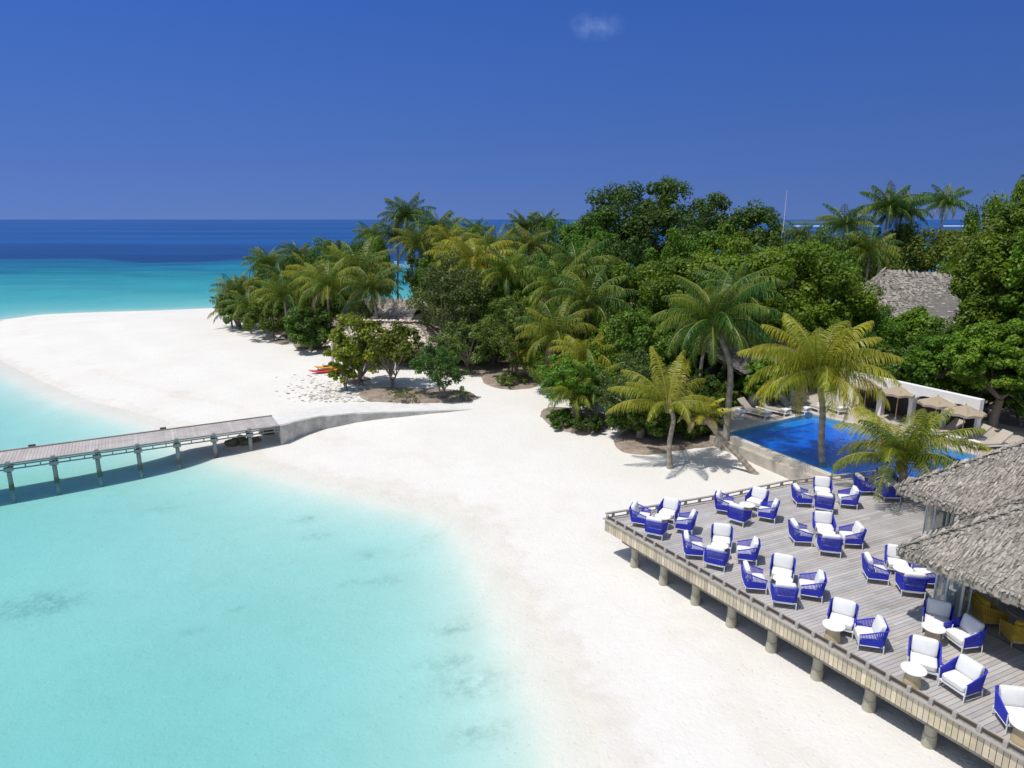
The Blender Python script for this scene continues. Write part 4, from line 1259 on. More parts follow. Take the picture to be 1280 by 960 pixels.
def palm(root_loc, trunk_pts, n, L, tone, seed, label, group=None, r0=.13, r1=.09, separate=True, nl=34, spread=1.0, droop=.55, coco=0, dead=2, tilt=None, wl=.055, name='coconut_palm', specs=None, lscale=1.0):
    rr = random.Random(seed)
    root = empty(name, root_loc); tag(root, label, 'palm', group)
    tm, top = trunk_mb(trunk_pts, r0, r1); tm.build('trunk', M['trunk'], root, smooth=True)
    specs = specs or crown_specs(n, rr, L, tone, spread, dead)
    big = MB()
    for (ln, a0, bd, az, tn_, dd_) in specs:
        V, Fq, Cc = frond_geo(ln, a0, bd, az, rr, tn_, nl=nl, droop=droop, dead=dd_, wl=wl, lscale=lscale)
        if separate:
            m = MB(); m.v = [tuple(Vector(v)) for v in V]; m.f = fix_tri(Fq); m.c = Cc
            o = m.build('frond', M['frond'], root); o.location = top + Vector((math.cos(az), math.sin(az), 0)) * .05
        else:
            b = len(big.v); big.v += [tuple(v + top) for v in V]; big.f += [tuple(k + b for k in f) for f in fix_tri(Fq)]; big.c += Cc
    if not separate: big.build('crown', M['frond'], root)
    m = MB(); rr2 = random.Random(seed + 1)         # brown fibre collar
    for i in range(16):
        az = rr2.uniform(0, 6.28); dr = Vector((math.cos(az), math.sin(az), 0))
        m.bar(top - Vector((0, 0, .35)) + dr * r1, top + dr * .13 + Vector((0, 0, .15)), .05, .02)
    m.build('fibre_collar', M['bark'], root)
    if coco:
        for i in range(coco):
            az = rr2.uniform(0, 6.28); mm2 = MB(); mm2.lathe([(.01, -.13), (.08, -.09), (.105, 0), (.07, .09), (.01, .12)], n=10)
            o = mm2.build('coconut', M['coco'], root, smooth=True); o.location = top + Vector((math.cos(az) * .2, math.sin(az) * .2, -.15 - .1 * rr2.random()))
    return root
M['coco'] = mat('coconut_husk', (.28, .24, .06), .6)

def rel(base, px, py, Y):
    """offset from base to the point at pixel (px,py) at distance Y"""
    k = (480 - py) / F; dy = k * math.sin(PITCH) + math.cos(PITCH); dz = k * math.cos(PITCH) - math.sin(PITCH)
    t = Y / dy; return Vector(((px - 640) / F * t, Y, H + dz * t)) - base

b = at(838, 585)
hub = rel(b, 835, 507, b.y + .1)
sp1 = []
rr = random.Random(21)
# azimuth: 0 = right, 180 = left, 90 = away, -90 = to us
for az, a0, bd, ln, tn_ in [(172, 38, 62, 3.0, .75), (190, 25, 75, 3.1, .85), (150, 58, 70, 3.0, .55), (110, 75, 35, 3.0, .8), (65, 72, 45, 3.0, .7), (30, 50, 70, 2.8, .55), (5, 35, 85, 2.6, .6), (-25, 30, 85, 2.6, .6), (-70, 35, 95, 2.5, .5), (-120, 35, 95, 2.6, .6), (95, 45, 60, 2.7, .5), (40, 66, 50, 2.8, .6), (200, 55, 60, 2.6, .6), (130, 40, 60, 2.6, .5)]:
    sp1.append((ln, R(a0), R(bd), R(az), tn_ * .8, 0))
palm(b, [(0, 0, -.1), (-.12, 0, hub.z * .4), (.02, .05, hub.z * .8), hub], 0, 3, .6, 31, 'yellow green palm with a straight trunk standing alone on the sand', specs=[(l_ * 1.04, a_, b_, z_, t_, d_) for l_, a_, b_, z_, t_, d_ in sp1], r0=.13, r1=.09, nl=74, lscale=.85, droop=1.1, coco=3, wl=.032)
b = at(945, 592); hub = rel(b, 880, 522, b.y + 1.0)
palm(b, [(0, 0, -.1), hub * .28 + Vector((0, 0, -.05)), hub * .65 + Vector((0, 0, -.1)), hub], 15, 1.5, .62, 33, 'small leaning palm with a curved trunk and dry hanging fronds near the pool corner', r0=.14, r1=.10, spread=1.1, dead=6, nl=26, wl=.05)
b = at(906, 562); hub = rel(b, 893, 405, b.y + .8)
palm(b, [(0, 0, -.1), (.05, .1, hub.z * .35), (.0, .3, hub.z * .7), hub], 38, 3.4, .08, 35, 'tall grey green palm with a big drooping crown behind the left corner of the pool', r0=.17, r1=.12, spread=1.25, nl=78, coco=5, droop=1.25, dead=1, wl=.032)
b = at(1030, 594); hub = rel(b, 1022, 470, b.y + .3)
palm(b, [(0, 0, -.1), (-.28, 0, hub.z * .3), (-.38, .1, hub.z * .7), hub], 34, 3.5, .62, 37, 'tall yellowing palm whose bent trunk crosses in front of the pool', r0=.16, r1=.12, spread=1.05, nl=78, coco=6, droop=.95, wl=.032, dead=1)
b = dk(1125, 622); hub = rel(b, 1126, 580, b.y + .1)
palm(b, [(0, 0, -1.2), (0, 0, .2), (0, 0, hub.z * .7), hub], 24, 3.0, .34, 39, 'short palm growing up through the far end of the deck beside the thatch', r0=.17, r1=.15, spread=.78, nl=74, coco=3, droop=.85, wl=.030, dead=1)

# shared palm kinds for the wood
protoP = []
for i, (n, L, tone, hgt, sp_, ln_) in enumerate([(26, 3.3, .03, 5.5, 1.2, .5), (24, 3.4, .12, 5.0, 1.15, .3), (24, 3.2, .50, 4.5, 1.1, .2), (28, 3.0, .0, 7.0, 1.2, -.4), (20, 2.8, .15, 1.2, .75, 0)]):
    r_ = palm((0, -500 - 20 * i, 0), [(0, 0, -.3), (ln_ * .3, .05, hgt * .4), (ln_ * .8, .1, hgt * .8), (ln_, .1, hgt)], n + 3, L, tone, 50 + i, 'palm', separate=False, nl=42, wl=.044, droop=1.2, dead=1, coco=0)
    protoP.append((r_, hgt, [False]))
def put_palm(px, Y, hub_py, kind, label, scale=1.0, group='coconut palms in the wood', rot=None):
    """crown hub at image row hub_py"""
    src, hgt, us = protoP[kind]
    p = P(px, Y); want = ztop(hub_py, Y)
    o = copy_tree(src) if us[0] else src
    us[0] = True
    o.location = p; s = scale
    o.rotation_euler = (rng.uniform(-.04, .04), rng.uniform(-.04, .04), rng.uniform(0, 6.28) if rot is None else rot)
    o.scale = (s, s, s)
    # lengthen only the trunk: drop the base into place by moving the trunk child
    dz_ = want - hgt * s
    for ch in o.children:
        if ch.name.startswith('trunk'):
            ch.scale = (1, 1, max(.15, want / s / hgt))
        else: ch.location = (0, 0, dz_ / s)
    tag(o, label, 'palm', group); return o

# ------------------------------------------------------------------ broadleaf trees
def leaf_cloud(centers, rads, nleaf, size, cols, rr, flat_=.55, aspect=.6, shell=.55):
    """numpy leaf quads scattered on clumps"""
    centers = np.array(centers, float); rads = np.array(rads, float); K = len(centers)
    idx = np.repeat(np.arange(K), nleaf); n = len(idx)
    d = rr.normal(size=(n, 3)); d /= np.linalg.norm(d, axis=1)[:, None]
    rad = rr.uniform(shell, 1.05, n)
    pos = centers[idx] + d * (rads[idx] * rad)[:, None] * np.array([1, 1, .8])
    nrm = d * .8 + np.array([0, 0, flat_]) + rr.normal(size=(n, 3)) * .45
    nrm /= np.linalg.norm(nrm, axis=1)[:, None]
    t = np.cross(nrm, rr.normal(size=(n, 3))); t /= np.linalg.norm(t, axis=1)[:, None]
    b = np.cross(nrm, t)
    s = size * rr.uniform(.65, 1.35, n)[:, None]
    V = np.stack([pos - t * s * .5, pos - b * s * .5 * aspect + nrm * s * .05, pos + t * s * .5, pos + b * s * .5 * aspect + nrm * s * .05], 1).reshape(-1, 3)
    Q = np.arange(n * 4).reshape(-1, 4)
    cols = np.array(cols); w = rr.uniform(0, 1, (K, 1)) ; 
    cc = cols[0] * (1 - w) + cols[1] * w
    c = cc[idx] * rr.uniform(.75, 1.25, (n, 1))
    yl = rr.uniform(0, 1, n) < .03
    c[yl] = c[yl] * .4 + np.array([.20, .17, .03]) * .6
    return V, Q, np.repeat(c, 4, 0)

def tree(loc, rad, hgt, seed, cols, nclump, nleaf, size, label, group=None, base=.25, name='broadleaf_tree', cat='tree', sparse=0.0, rc=.2, aspect=.6, trunk_r=.22, cat_trunk=True, stems=1, lump=.28):
    """crown fills rad=(rx,ry) by hgt, starting at base*hgt above the ground"""
    rr = np.random.default_rng(seed)
    root = empty(name, loc); tag(root, label, cat, group)
    rx, ry = rad; rz = hgt * (1 - base) / 2; cz = hgt * base + rz
    cs = []; rs = []; i = 0
    while len(cs) < nclump:
        d = rr.normal(size=3); d /= np.linalg.norm(d)
        if d[2] < -.6: continue
        nz = 1 + lump * noise.noise(Vector(d) * 1.7 + Vector((seed * 7.3, 0, 0))) * 1.6 + .16 * noise.noise(Vector(d) * 4 + Vector((0, seed, 3)))
        f = rr.uniform(.86, .97) if rr.random() < .74 else rr.uniform(.45, .85)
        if sparse and rr.random() < sparse: f = rr.uniform(.3, .95)
        q = 1.0 if d[2] > 0 else (1 - .25 * abs(d[2]))
        cs.append((d[0] * rx * f * nz * q, d[1] * ry * f * nz * q, max(.1, cz + d[2] * rz * f * nz)))
        rs.append(rc * (rx + ry + rz) / 3 * rr.uniform(.65, 1.25))
    V, Q, Cn = leaf_cloud(cs, rs, nleaf, size, cols, rr, aspect=aspect, shell=.35 if sparse else .55)
    cr = mesh_np('crown', V, Q, Cn, M['leaf'], root)
    m = MB()
    r2 = random.Random(seed)
    for s in range(stems):
        ox, oy = (r2.uniform(-.3, .3) * (stems > 1), r2.uniform(-.3, .3) * (stems > 1))
        fork = Vector((ox + r2.uniform(-.3, .3), oy + r2.uniform(-.3, .3), hgt * max(base, .12)))
        m.tube([(ox, oy, -.3), (ox + .05, oy, hgt * base * .5), fork], [trunk_r * 1.25, trunk_r, trunk_r * .8], 8)
        for k in range(9):
            c = Vector(cs[r2.randrange(len(cs))])
            mid = fork.lerp(c, .5) + Vector((r2.uniform(-.3, .3), r2.uniform(-.3, .3), .25))
            m.tube([fork, mid, c], [trunk_r * .55, trunk_r * .32, .02], 6, caps=False)
    m.build('trunk', M['bark'], root, smooth=True)
    return root

GREEN = [(.080, .165, .012), (.155, .275, .020)]
BRIGHT = [(.095, .185, .010), (.19, .30, .020)]
DARK = [(.055, .112, .014), (.10, .180, .022)]
OLIVE = [(.11, .165, .022), (.19, .26, .032)]
GREY = [(.105, .155, .035), (.17, .235, .055)]
YELG = [(.15, .205, .014), (.27, .30, .026)]
def T(px, Y, top, rx, seed, cols, label, nclump=90, nleaf=110, size=.26, base=.15, ry=None, **kw):
    """tree whose crown top is at image row top at distance Y, half-width rx pixels"""
    p = P(px, Y); hgt = ztop(top, Y); r = rx * Y / F
    return tree(p, (r, ry or r), max(hgt, 1.0), seed, cols, nclump, nleaf, size, label, base=base, **kw)
wood = 'broadleaf trees in the wood'
# big named crowns
T(812, 84, 237, 92, 101, DARK, 'tallest dark green tree rising above the horizon in the middle of the wood', 190, 190, .36, .3, trunk_r=.4, group=wood, rc=.17)
T(742, 80, 266, 40, 102, DARK, 'dark round tree on the left shoulder of the tallest dark tree', 90, 130, .34, .3, group=wood)
T(925, 78, 258, 52, 103, [(.05, .105, .015), (.09, .15, .02)], 'olive dark tree between the tallest tree and the radio mast', 110, 140, .34, .25, group=wood)
T(965, 52, 306, 104, 104, BRIGHT, 'broad bright green crown behind the tall palms left of the thatched house', 260, 230, .26, .15, group=wood, rc=.15, trunk_r=.35)
T(850, 54, 322, 85, 105, BRIGHT, 'bright green rounded crown in the centre of the wood below the darkest tree', 190, 200, .26, .12, group=wood, rc=.17)
T(1246, 44, 262, 66, 106, BRIGHT, 'huge green tree rising at the right edge above the thatched roofs', 300, 240, .23, .05, group=wood, rc=.15, trunk_r=.45)
T(1312, 40, 205, 62, 107, BRIGHT, 'towering green tree cut by the right edge of the photo', 260, 240, .22, .05, group=wood, rc=.16, trunk_r=.45)
T(1128, 50, 392, 46, 108, GREEN, 'dark green round tree hiding the foot of the thatched house', 150, 190, .23, .05, group=wood, rc=.17)
T(1238, 35.9, 400, 54, 109, GREEN, 'dense dark tree overhanging the right end of the white wall', 200, 220, .18, .34, group=wood, rc=.17)
T(1290, 34.6, 425, 46, 122, DARK, 'dark tree over the farthest right pool lounger', 130, 200, .18, .3, group=wood, rc=.18)
T(1105, 43.5, 432, 40, 123, DARK, 'dark tree mass directly behind the left half of the white wall', 110, 170, .19, .1, group=wood, rc=.2)
T(1172, 40, 420, 42, 124, GREEN, 'green tree mass directly behind the right half of the white wall', 120, 180, .18, .1, group=wood, rc=.2)
T(958, 40.2, 446, 38, 125, GREEN, 'green tree leaning over the shaded pavilion roof', 110, 170, .18, .35, group=wood, rc=.2)
T(1150, 80, 285, 62, 110, OLIVE, 'olive green tree behind the thatched house roof', 120, 150, .32, .2, group=wood)
T(1215, 62, 285, 46, 121, OLIVE, 'olive tree between the thatched house and the huge right tree', 120, 150, .28, .2, group=wood)
T(790, 43, 385, 60, 111, GREEN, 'mid green leafy tree behind the lone yellow palm', 150, 180, .2, .05, group=wood, rc=.18)
T(812, 36.5, 470, 50, 112, DARK, 'dark bush mass at the foot of the lone palm beside the pool', 130, 170, .15, .0, group=wood, rc=.2)
T(858, 36.5, 488, 42, 113, DARK, 'dark bush touching the left corner of the pool', 110, 160, .15, .0, group=wood, rc=.2)
T(800, 36, 438, 50, 114, GREY, 'feathery grey green tree reaching over the dark bushes by the pool', 120, 150, .12, .2, group=wood, sparse=.4)
T(562, 56, 318, 52, 115, GREY, 'sparse grey green tree with thin branches behind the beach hut', 110, 90, .2, .2, group=wood, sparse=.5, stems=3)
T(640, 50, 368, 42, 116, OLIVE, 'thin open tree with bare grey stems on the middle soil bed', 90, 100, .17, .22, group=wood, sparse=.6, stems=3, trunk_r=.1)
T(588, 53, 395, 44, 117, GREY, 'tangled grey shrub tree to the right of the beach hut', 100, 110, .18, .12, group=wood, sparse=.5, stems=3, trunk_r=.1)
T(722, 40, 438, 45, 118, GREEN, 'leafy green tree on the soil bed with a small stone post', 110, 130, .17, .18, group=wood, sparse=.3, stems=2, trunk_r=.1)
T(700, 62, 330, 62, 119, GREEN, 'mid green crown behind the drooping palms in the centre of the wood', 130, 150, .26, .15, group=wood)
T(765, 60, 335, 50, 120, OLIVE, 'olive crown left of the bright central crown', 120, 140, .25, .15, group=wood)
# beach-side shrubs
T(387, 61.5, 383, 33, 130, DARK, 'dense dark green bush at the sand edge below the big palm', 110, 170, .22, .0, group=wood)
T(300, 74, 362, 22, 131, DARK, 'dark bush at the far left tip of the wood', 60, 100, .24, .0, group=wood)
T(338, 68, 372, 30, 132, GREEN, 'green bush under the palms at the left of the wood', 70, 110, .24, .0, group=wood)
T(448, 48.6, 392, 44, 133, YELG, 'yellow green sea grape with large leaves in front of the beach hut', 90, 80, .22, .1, group=wood, sparse=.5, stems=3, trunk_r=.08, aspect=.8)
T(490, 47.5, 396, 44, 134, [(.09, .15, .012), (.17, .21, .02)], 'open yellow green sea grape leaning over the long soil bed', 75, 70, .2, .18, group=wood, sparse=.6, stems=3, trunk_r=.07, aspect=.8)
T(430, 47.2, 440, 20, 135, YELG, 'small yellow green shrub beside the kayaks', 40, 60, .19, .15, group=wood, sparse=.5, stems=2, trunk_r=.05, aspect=.8)
T(549, 44.5, 428, 28, 136, [(.06, .13, .02), (.10, .18, .03)], 'small rounded green tree standing alone at the right end of the long soil bed', 75, 90, .14, .18, group=wood, rc=.24, trunk_r=.06, stems=2)
T(578, 44, 486, 8, 137, GREEN, 'tiny green seedling at the right tip of the long soil bed', 12, 25, .12, .1, rc=.4, trunk_r=.02, cat='shrub', name='seedling')
T(505, 43.8, 488, 24, 138, OLIVE, 'low straggly seedlings along the long soil bed', 26, 26, .1, .0, rc=.2, trunk_r=.02, cat='shrub', name='low_shrub', sparse=.5)
T(700, 38.5, 505, 18, 139, GREEN, 'low green shrub on the soil bed left of the dark bushes', 40, 70, .14, .0, rc=.25, trunk_r=.04, cat='shrub', name='low_shrub', stems=2)
T(735, 37.5, 512, 18, 140, DARK, 'low dark shrub on the right end of the middle soil bed', 40, 80, .13, .0, rc=.25, trunk_r=.04, cat='shrub', name='low_shrub', stems=2)
T(640, 48.5, 462, 20, 141, OLIVE, 'low olive shrub under the thin open tree', 30, 50, .15, .0, rc=.25, trunk_r=.04, cat='shrub', name='low_shrub')
T(905, 41, 470, 30, 142, DARK, 'dark shrub behind the tall grey green palm trunk', 60, 100, .18, .0, group=wood)

# filler crowns: copies of four shared kinds
kinds = []
for i, (cols, nc, nl, sz, spz) in enumerate([(GREEN, 110, 120, .22, 0), (DARK, 110, 120, .22, 0), (OLIVE, 100, 100, .22, .3), (BRIGHT, 110, 120, .22, 0)]):
    kinds.append([tree((0, -600 - i * 20, 0), (3.5, 3.5), 6.0, 200 + i, cols, nc, nl, sz, 'tree', base=.06, rc=.2, sparse=spz), False])
def fill(px, Y, top, rx, k, label, group):
    src, us = kinds[k]
    o = copy_tree(src) if us else src; kinds[k][1] = True
    o.location = P(px, Y); h = max(1.2, ztop(top, Y)); r = rx * Y / F
    o.scale = (r / 3.5, r / 3.5, h / 6.0); o.rotation_euler = (0, 0, rng.uniform(0, 6.28))
    tag(o, label, 'tree', group)
F_ = [
 (310,86,345,26,1),(345,88,325,30,0),(378,84,318,30,1),(408,86,305,30,0),(440,84,298,30,1),(470,88,300,26,0),(360,74,350,34,1),(405,72,352,34,0),(432,70,345,30,1),
 (540,84,288,34,1),(580,82,290,36,0),(620,80,292,40,2),(660,82,284,36,1),(700,84,282,36,0),(560,72,318,34,0),(600,68,330,40,3),(645,66,330,40,0),(690,70,318,40,1),(735,72,305,40,0),
 (600,60,362,36,0),(660,56,368,36,2),(715,52,382,38,0),(755,50,392,36,3),(620,56,410,34,1),(670,50,415,34,0),(700,46,440,34,2),(745,44,445,34,0),(775,70,298,40,1),(850,66,300,44,0),(900,64,300,44,3),
 (990,72,292,40,1),(1030,70,300,42,0),(1075,74,300,40,2),(1020,62,318,44,3),(1110,80,288,40,1),(1220,70,262,46,0),(1270,62,238,50,0),(1085,48,392,34,0),(1170,45,405,36,0),
 (870,46,405,44,0),(920,45,405,44,1),(965,47,395,44,0),(1010,47,400,44,0),(1055,46,412,36,1),(890,42,455,34,1),(1275,37.5,455,40,1),(1255,45,330,50,0),(1300,36,440,46,0),(830,44,420,40,1),
 (515,66,372,22,1),(560,62,385,30,0),(455,62,372,22,1),(545,58,420,26,1),(575,56,430,24,2),(1225,40,455,40,1),(975,45,445,30,1),(930,43,458,26,1),(1040,44,448,30,0),
]
for i, (px, Y, top, rx, k) in enumerate(F_):
    z = 'left' if px < 500 else ('central' if px < 850 else 'right hand')
    hgt = 'far' if Y > 66 else ('middle' if Y > 50 else 'front')
    fill(px, Y, top + rng.uniform(-3, 3), rx * rng.uniform(.95, 1.1), k, ('%s bushy tree packed in the %s part of the %s wood' % (['green', 'dark green', 'olive', 'bright green'][k], hgt, z)), 'bushy trees packed in the wood')

# palms in the wood: px, Y, hub row, kind, scale, label
PL = [
 (300,76,368,1,.95,'olive green palm at the far left tip of the wood, drooping over the sand'),
 (338,84,330,0,1.0,'dark palm against the sea at the left end of the wood'),
 (372,90,318,0,.9,'dark palm just right of the leftmost palm against the sea'),
 (352,78,352,0,.95,'green palm behind the dark bush near the left tip'),
 (395,68,352,2,1.05,'yellow green palm left of the big green palm on the sand side'),
 (447,66,345,1,1.3,'big green palm with a wide drooping crown above the beach hut roof'),
 (425,70,338,1,1.0,'green palm tucked behind the big drooping palm'),
 (330,72,392,4,.8,'low young palm at the sand edge near the left tip'),
 (520,86,272,3,1.3,'tallest dark palm breaking the skyline left of centre'),
 (545,84,288,0,1.15,'dark palm leaning off the tallest skyline palm'),
 (497,88,298,0,1.0,'palm below and left of the tallest skyline palm'),
 (530,76,308,1,1.0,'olive palm under the tallest skyline palm'),
 (470,96,292,0,.9,'small far palm left of the skyline group'),
 (600,92,290,3,.85,'far thin palm near the horizon left of centre'),
 (650,88,284,3,.95,'far palm on the horizon line, left of a dark pair'),
 (684,88,284,3,1.0,'dark far palm on the horizon beside the dark tree'),
 (600,62,332,2,1.25,'bright yellow orange palm in the middle left of the wood'),
 (622,70,318,1,1.1,'green palm right behind the yellow orange palm'),
 (575,66,322,2,1.0,'yellow palm left of the yellow orange palm'),
 (640,60,345,1,1.0,'green palm to the right below the yellow orange palm'),
 (726,58,342,0,1.25,'dark green palm left of the bright central crown'),
 (700,54,366,1,1.15,'grey green palm with long arched fronds in the centre'),
 (728,50,380,0,1.1,'dusty palm behind the leafy soil bed tree'),
 (690,47,418,1,.95,'yellowish palm above the middle soil bed'),
 (735,42.5,448,2,.85,'yellow tipped palm just left of the lone yellow palm'),
 (662,50,442,2,.7,'small golden palm near the thin open tree'),
 (745,39,476,4,.85,'young palm at the back of the middle soil bed'),
 (716,38.6,488,4,.7,'young palm at the left of the middle soil bed'),
 (790,48,430,4,1.0,'low palm behind the feathery tree'),
 (985,88,296,0,.85,'palm with one pale frond beside the radio mast'),
 (1043,76,286,0,1.15,'dark palm on the right skyline, lower left of the tall pair'),
 (1088,78,262,3,1.25,'tall dark palm on the right skyline, left of the tall pair'),
 (1108,80,268,3,1.15,'tall dark palm on the right skyline, right of the tall pair'),
 (1160,86,256,3,1.05,'lone palm on the right skyline above the olive tree'),
 (1075,68,318,1,.95,'green palm with yellow stalks below the right skyline palms'),
 (290,75,388,4,.95,'young palm at the very tip of the wood, fronds brushing the sand'),
 (314,71,384,4,1.05,'young palm just right of the tip palm, low over the sand'),
 (362,66,372,1,.95,'green palm drooping over the dense dark bush at the sand edge'),
 (412,62,360,1,1.05,'green palm right above the dense dark bush'),
 (478,60,362,0,.95,'dark palm beside the white villa roof'),
 (560,76,302,2,.95,'yellow palm to the right of the tallest skyline palm'),
 (660,74,312,1,1.0,'green palm below the far horizon palms'),
 (870,42,395,0,1.0,'grey palm behind the tall drooping palm'),
 (905,46,370,0,1.0,'dark palm between the tall drooping palm and the bright crown'),
]
for (px, Y, hp, k, s, lab) in PL: put_palm(px, Y, hp, k, lab, s)

# ------------------------------------------------------------------ beach hut, white house, mast, kayaks
hb = at(478, 462)
hut = empty('beach_hut', (hb.x - 3.2, hb.y + 1.2, hb.z), R(-7)); tag(hut, 'low beach hut with a pale thatched roof behind the sea grapes', 'hut')
HZ = ztop(400, hut.location.y + 3)
m = MB(); rr = random.Random(77)
ez, rz_ = 2.0, 3.4
c0, c1, c2, c3 = Vector((-1.2, -1.2, ez)), Vector((7.4, -1.2, ez)), Vector((7.4, 5.6, ez)), Vector((-1.2, 5.6, ez))
r0, r1 = Vector((.0, 2.2, rz_)), Vector((6.0, 2.2, rz_))
for f in ((c0, c1, r1, r0), (c1, c2, r1, r1), (c2, c3, r0, r1), (c3, c0, r0, r0)):
    q = list(f) if f[2] != f[3] else list(f[:3]); m.add(q, [tuple(range(len(q)))], col=(1.1, 1.1, 1.1)); thatch_face(m, *f, rr, sx=.2, sy=.4, lift=.06)
m.v = [v for v in m.v]; m.c = [(c[0] * 1.75, c[1] * 1.68, c[2] * 1.58) for c in m.c]
m.build('roof', M['thatch'], hut)
m = MB(); m.box((3.1, 3.2, .95), (7.4, 3.0, 1.9)); m.build('wall', M['shade'], hut)  # near-black box, the hut's interior shade put into its colour
for x in (-.8, 1.8, 4.4, 6.9):
    m = MB(); m.box((x, -.8, .98), (.14, .14, 2.0)); m.build('post', M['white'], hut)
m = MB(); m.box((5.9, 1.6, 1.1), (1.0, .06, 1.1)); m.build('shutter', M['white'], hut)
m = MB(); m.box((3.1, -.78, 1.92), (8.2, .1, .12)); m.build('eave_beam', M['white'], hut)
wh = P(470, 62)
wroot = empty('white_villa', (wh.x - 2.5, wh.y, wh.z), R(-12)); tag(wroot, 'small white villa glimpsed between palms behind the beach hut', 'house')
m = MB(); m.box((2.8, 2, 1.5), (6, 4, 3.0)); m.build('wall', M['wall'], wroot)
m = MB(); rr = random.Random(78); k0, k1, k2, k3 = Vector((-.7, -.7, 2.9)), Vector((6.3, -.7, 2.9)), Vector((6.3, 2, 4.3)), Vector((-.7, 2, 4.3))
m.add([k0, k1, k2, k3], [(0, 1, 2, 3)], col=(.6, .6, .6)); m.add([k3, k2, k2 + Vector((0, 2.7, -1.6)), k3 + Vector((0, 2.7, -1.6))], [(0, 1, 2, 3)], col=(.6, .6, .6)); thatch_face(m, k0, k1, k2, k3, rr, sx=.2, sy=.4)
m.build('roof', M['thatch'], wroot)
for x in (1.2, 3.2, 4.8):
    m = MB(); m.box((x, -.01, 1.8), (.9, .06, 1.3)); f_ = m.build('window', M['white'], wroot)
    m = MB(); m.box((x, -.05, 1.8), (.75, .03, 1.15)); m.build('pane', mat('pane_glass', (.04, .07, .09), .1), f_)
mp_ = P(968, 74); mast = empty('radio_mast', tuple(mp_)); tag(mast, 'thin pale lattice radio mast poking above the trees', 'mast')
mt = ztop(237, 74); m = MB()
for dx, dy in ((-.22, -.13), (.22, -.13), (0, .25)): m.tube([(dx, dy, 0), (dx * .8, dy * .8, mt * .72)], .035, 6)
for i in range(24):
    z0 = mt * .72 * i / 24; z1 = mt * .72 * (i + 1) / 24
    m.bar((-.21, -.12, z0), (.21, -.12, z1), .03, .03); m.bar((.21, -.12, z0), (0, .23, z1), .03, .03); m.bar((0, .23, z0), (-.21, -.12, z1), .03, .03)
m.build('lattice', M['steel'], mast)
m = MB(); m.tube([(0, 0, mt * .7), (0, 0, mt)], [.035, .015], 6); m.build('aerial', M['white'], mast)

def kayak(px, py, ang, col, label, zoff=0):
    p = at(px, py); root = empty('kayak', (p.x, p.y, p.z + .02 + zoff), ang); root.scale = (.8, .85, .85); tag(root, label, 'kayak', 'kayaks pulled up beside the sea grapes')
    m = MB(); n = 22; vs = []; fs = []
    for i in range(n + 1):
        t = i / n; x = (t - .5) * 3.1; w_ = .36 * (math.sin(math.pi * t) ** .6) + .01; rise = .16 * abs(2 * t - 1) ** 3
        for k in range(10):
            a = 2 * math.pi * k / 10; yy = math.cos(a) * w_; zz = math.sin(a) * .14 * (math.sin(math.pi * t) ** .4 + .05)
            if zz > 0: zz *= .6
            vs.append((x, yy, .15 + rise + zz))
    for i in range(n):
        for k in range(10): fs.append((i*10+k, i*10+(k+1)%10, (i+1)*10+(k+1)%10, (i+1)*10+k))
    m.add(vs, fs); m.build('hull', mat('kayak_hull_' + label.split()[0], col, .35), root, smooth=True)
    m = MB(); m.box((-.3, 0, .29), (.5, .42, .05)); m.box((-.62, 0, .38), (.06, .4, .2)); m.build('seat', M['dark_wood'], root)
    m = MB(); m.box((1.0, 0, .27), (.5, .3, .03)); m.build('deck_patch', mat('hatch_' + label.split()[0], (.75, .42, .03), .4), root)
kayak(406, 466, R(12), (.62, .035, .03), 'red kayak in front, lying on the sand by the sea grapes')
kayak(412, 461, R(14), (.72, .30, .02), 'orange yellow kayak lying just behind the red one')
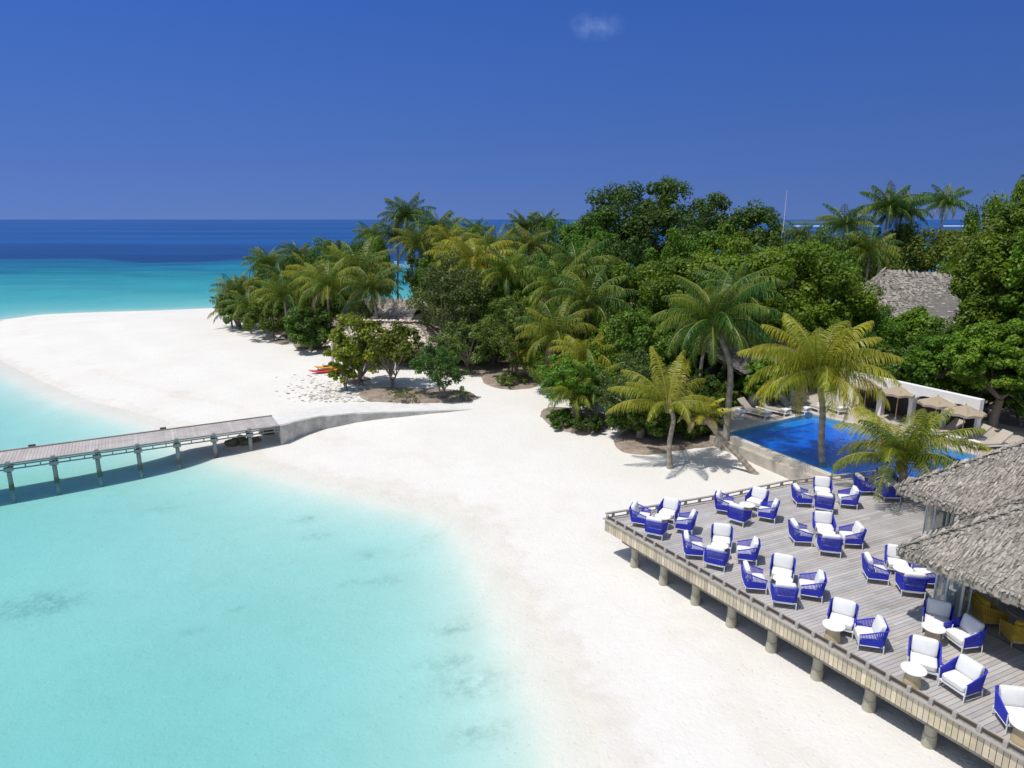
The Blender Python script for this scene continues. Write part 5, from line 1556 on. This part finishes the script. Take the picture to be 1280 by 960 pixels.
# small stone post and scattered rubble
p = at(711, 534); rt = empty('stone_post', (p.x, p.y, p.z)); tag(rt, 'small pale stone marker on the edge of the middle soil bed', 'post')
m = MB(); m.lathe([(.12, 0), (.10, .1), (.11, .3), (.05, .42)], n=10); m.build('marker_stone', M['coping'], rt)
rb_ = MB(); r3 = random.Random(8)
M['rubble'] = mat('coral_rubble', (.50, .46, .40), .95, var=.3, scale=6, attr=True)
for i in range(700):
    px = r3.gauss(425, 32); py = r3.gauss(490, 12)
    if px < 340 or px > 600 or py < 468 or py > 503: continue
    p = at(px, py); s = r3.uniform(.03, .13)
    bm = bmesh.new(); bmesh.ops.create_icosphere(bm, subdivisions=1, radius=s)
    g = r3.uniform(.5, 1.5)
    vs = [(v.co.x * 1.3 + p.x + r3.uniform(-.02, .02), v.co.y + p.y, v.co.z * .6 + p.z) for v in bm.verts]; rb_.add(vs, [tuple(v.index for v in f.verts) for f in bm.faces], col=(g, g, g)); bm.free()
o = rb_.build('coral_rubble', M['rubble']); tag(o, 'broken coral rubble scattered over the sand by the long soil bed', kind='stuff')
# distant boats and the far islet
def boat(px, py, Lb, label):
    x, y = flat(px, py, 0); root = empty('boat', (x, y, 0), R(8)); tag(root, label, 'boat', 'white boats moored behind the wood')
    m = MB(); n = 12; vs = []; fs = []
    for i in range(n + 1):
        t = i / n; w_ = Lb * .14 * (1 - max(0, t - .55) ** 2 / .21) + .02; xx = (t - .5) * Lb
        vs += [(xx, -w_, .6 + .25 * t), (xx, -w_ * .6, -.2), (xx, w_ * .6, -.2), (xx, w_, .6 + .25 * t)]
    for i in range(n):
        b_ = 4 * i; fs += [(b_, b_+1, b_+5, b_+4), (b_+1, b_+2, b_+6, b_+5), (b_+2, b_+3, b_+7, b_+6), (b_+3, b_, b_+4, b_+7)]
    fs += [(0, 3, 2, 1)]
    m.add(vs, fs); m.build('hull', M['white'], root)
    m = MB(); m.box((-.1 * Lb, 0, 1.15), (Lb * .3, Lb * .2, .5)); m.box((-.1 * Lb, 0, 1.45), (Lb * .36, Lb * .24, .06)); m.build('cabin', M['white'], root)
boat(497, 334, 3.4, 'small white boat on the teal water, left of the two')
boat(509, 334.5, 2.4, 'smaller white boat on the teal water, right of the two')
m = MB(); vs = []; fs = []; n = 60
for i in range(n + 1):
    x = 880 + 330 * i / n; t = math.sin(math.pi * i / n) ** .5; hh = (7 + 8 * abs(noise.noise(Vector((x * .02, 0, 0))))) * t
    vs += [(x, 2200, -1), (x, 2230, hh), (x, 2300, hh * .9), (x, 2350, -1)]
for i in range(n):
    b_ = 4 * i; fs += [(b_, b_+4, b_+5, b_+1), (b_+1, b_+5, b_+6, b_+2), (b_+2, b_+6, b_+7, b_+3)]
m.add(vs, fs); o = m.build('distant_islet', mat('far_trees', (.05, .08, .05), .9)); tag(o, 'low wooded islet on the horizon', kind='structure')
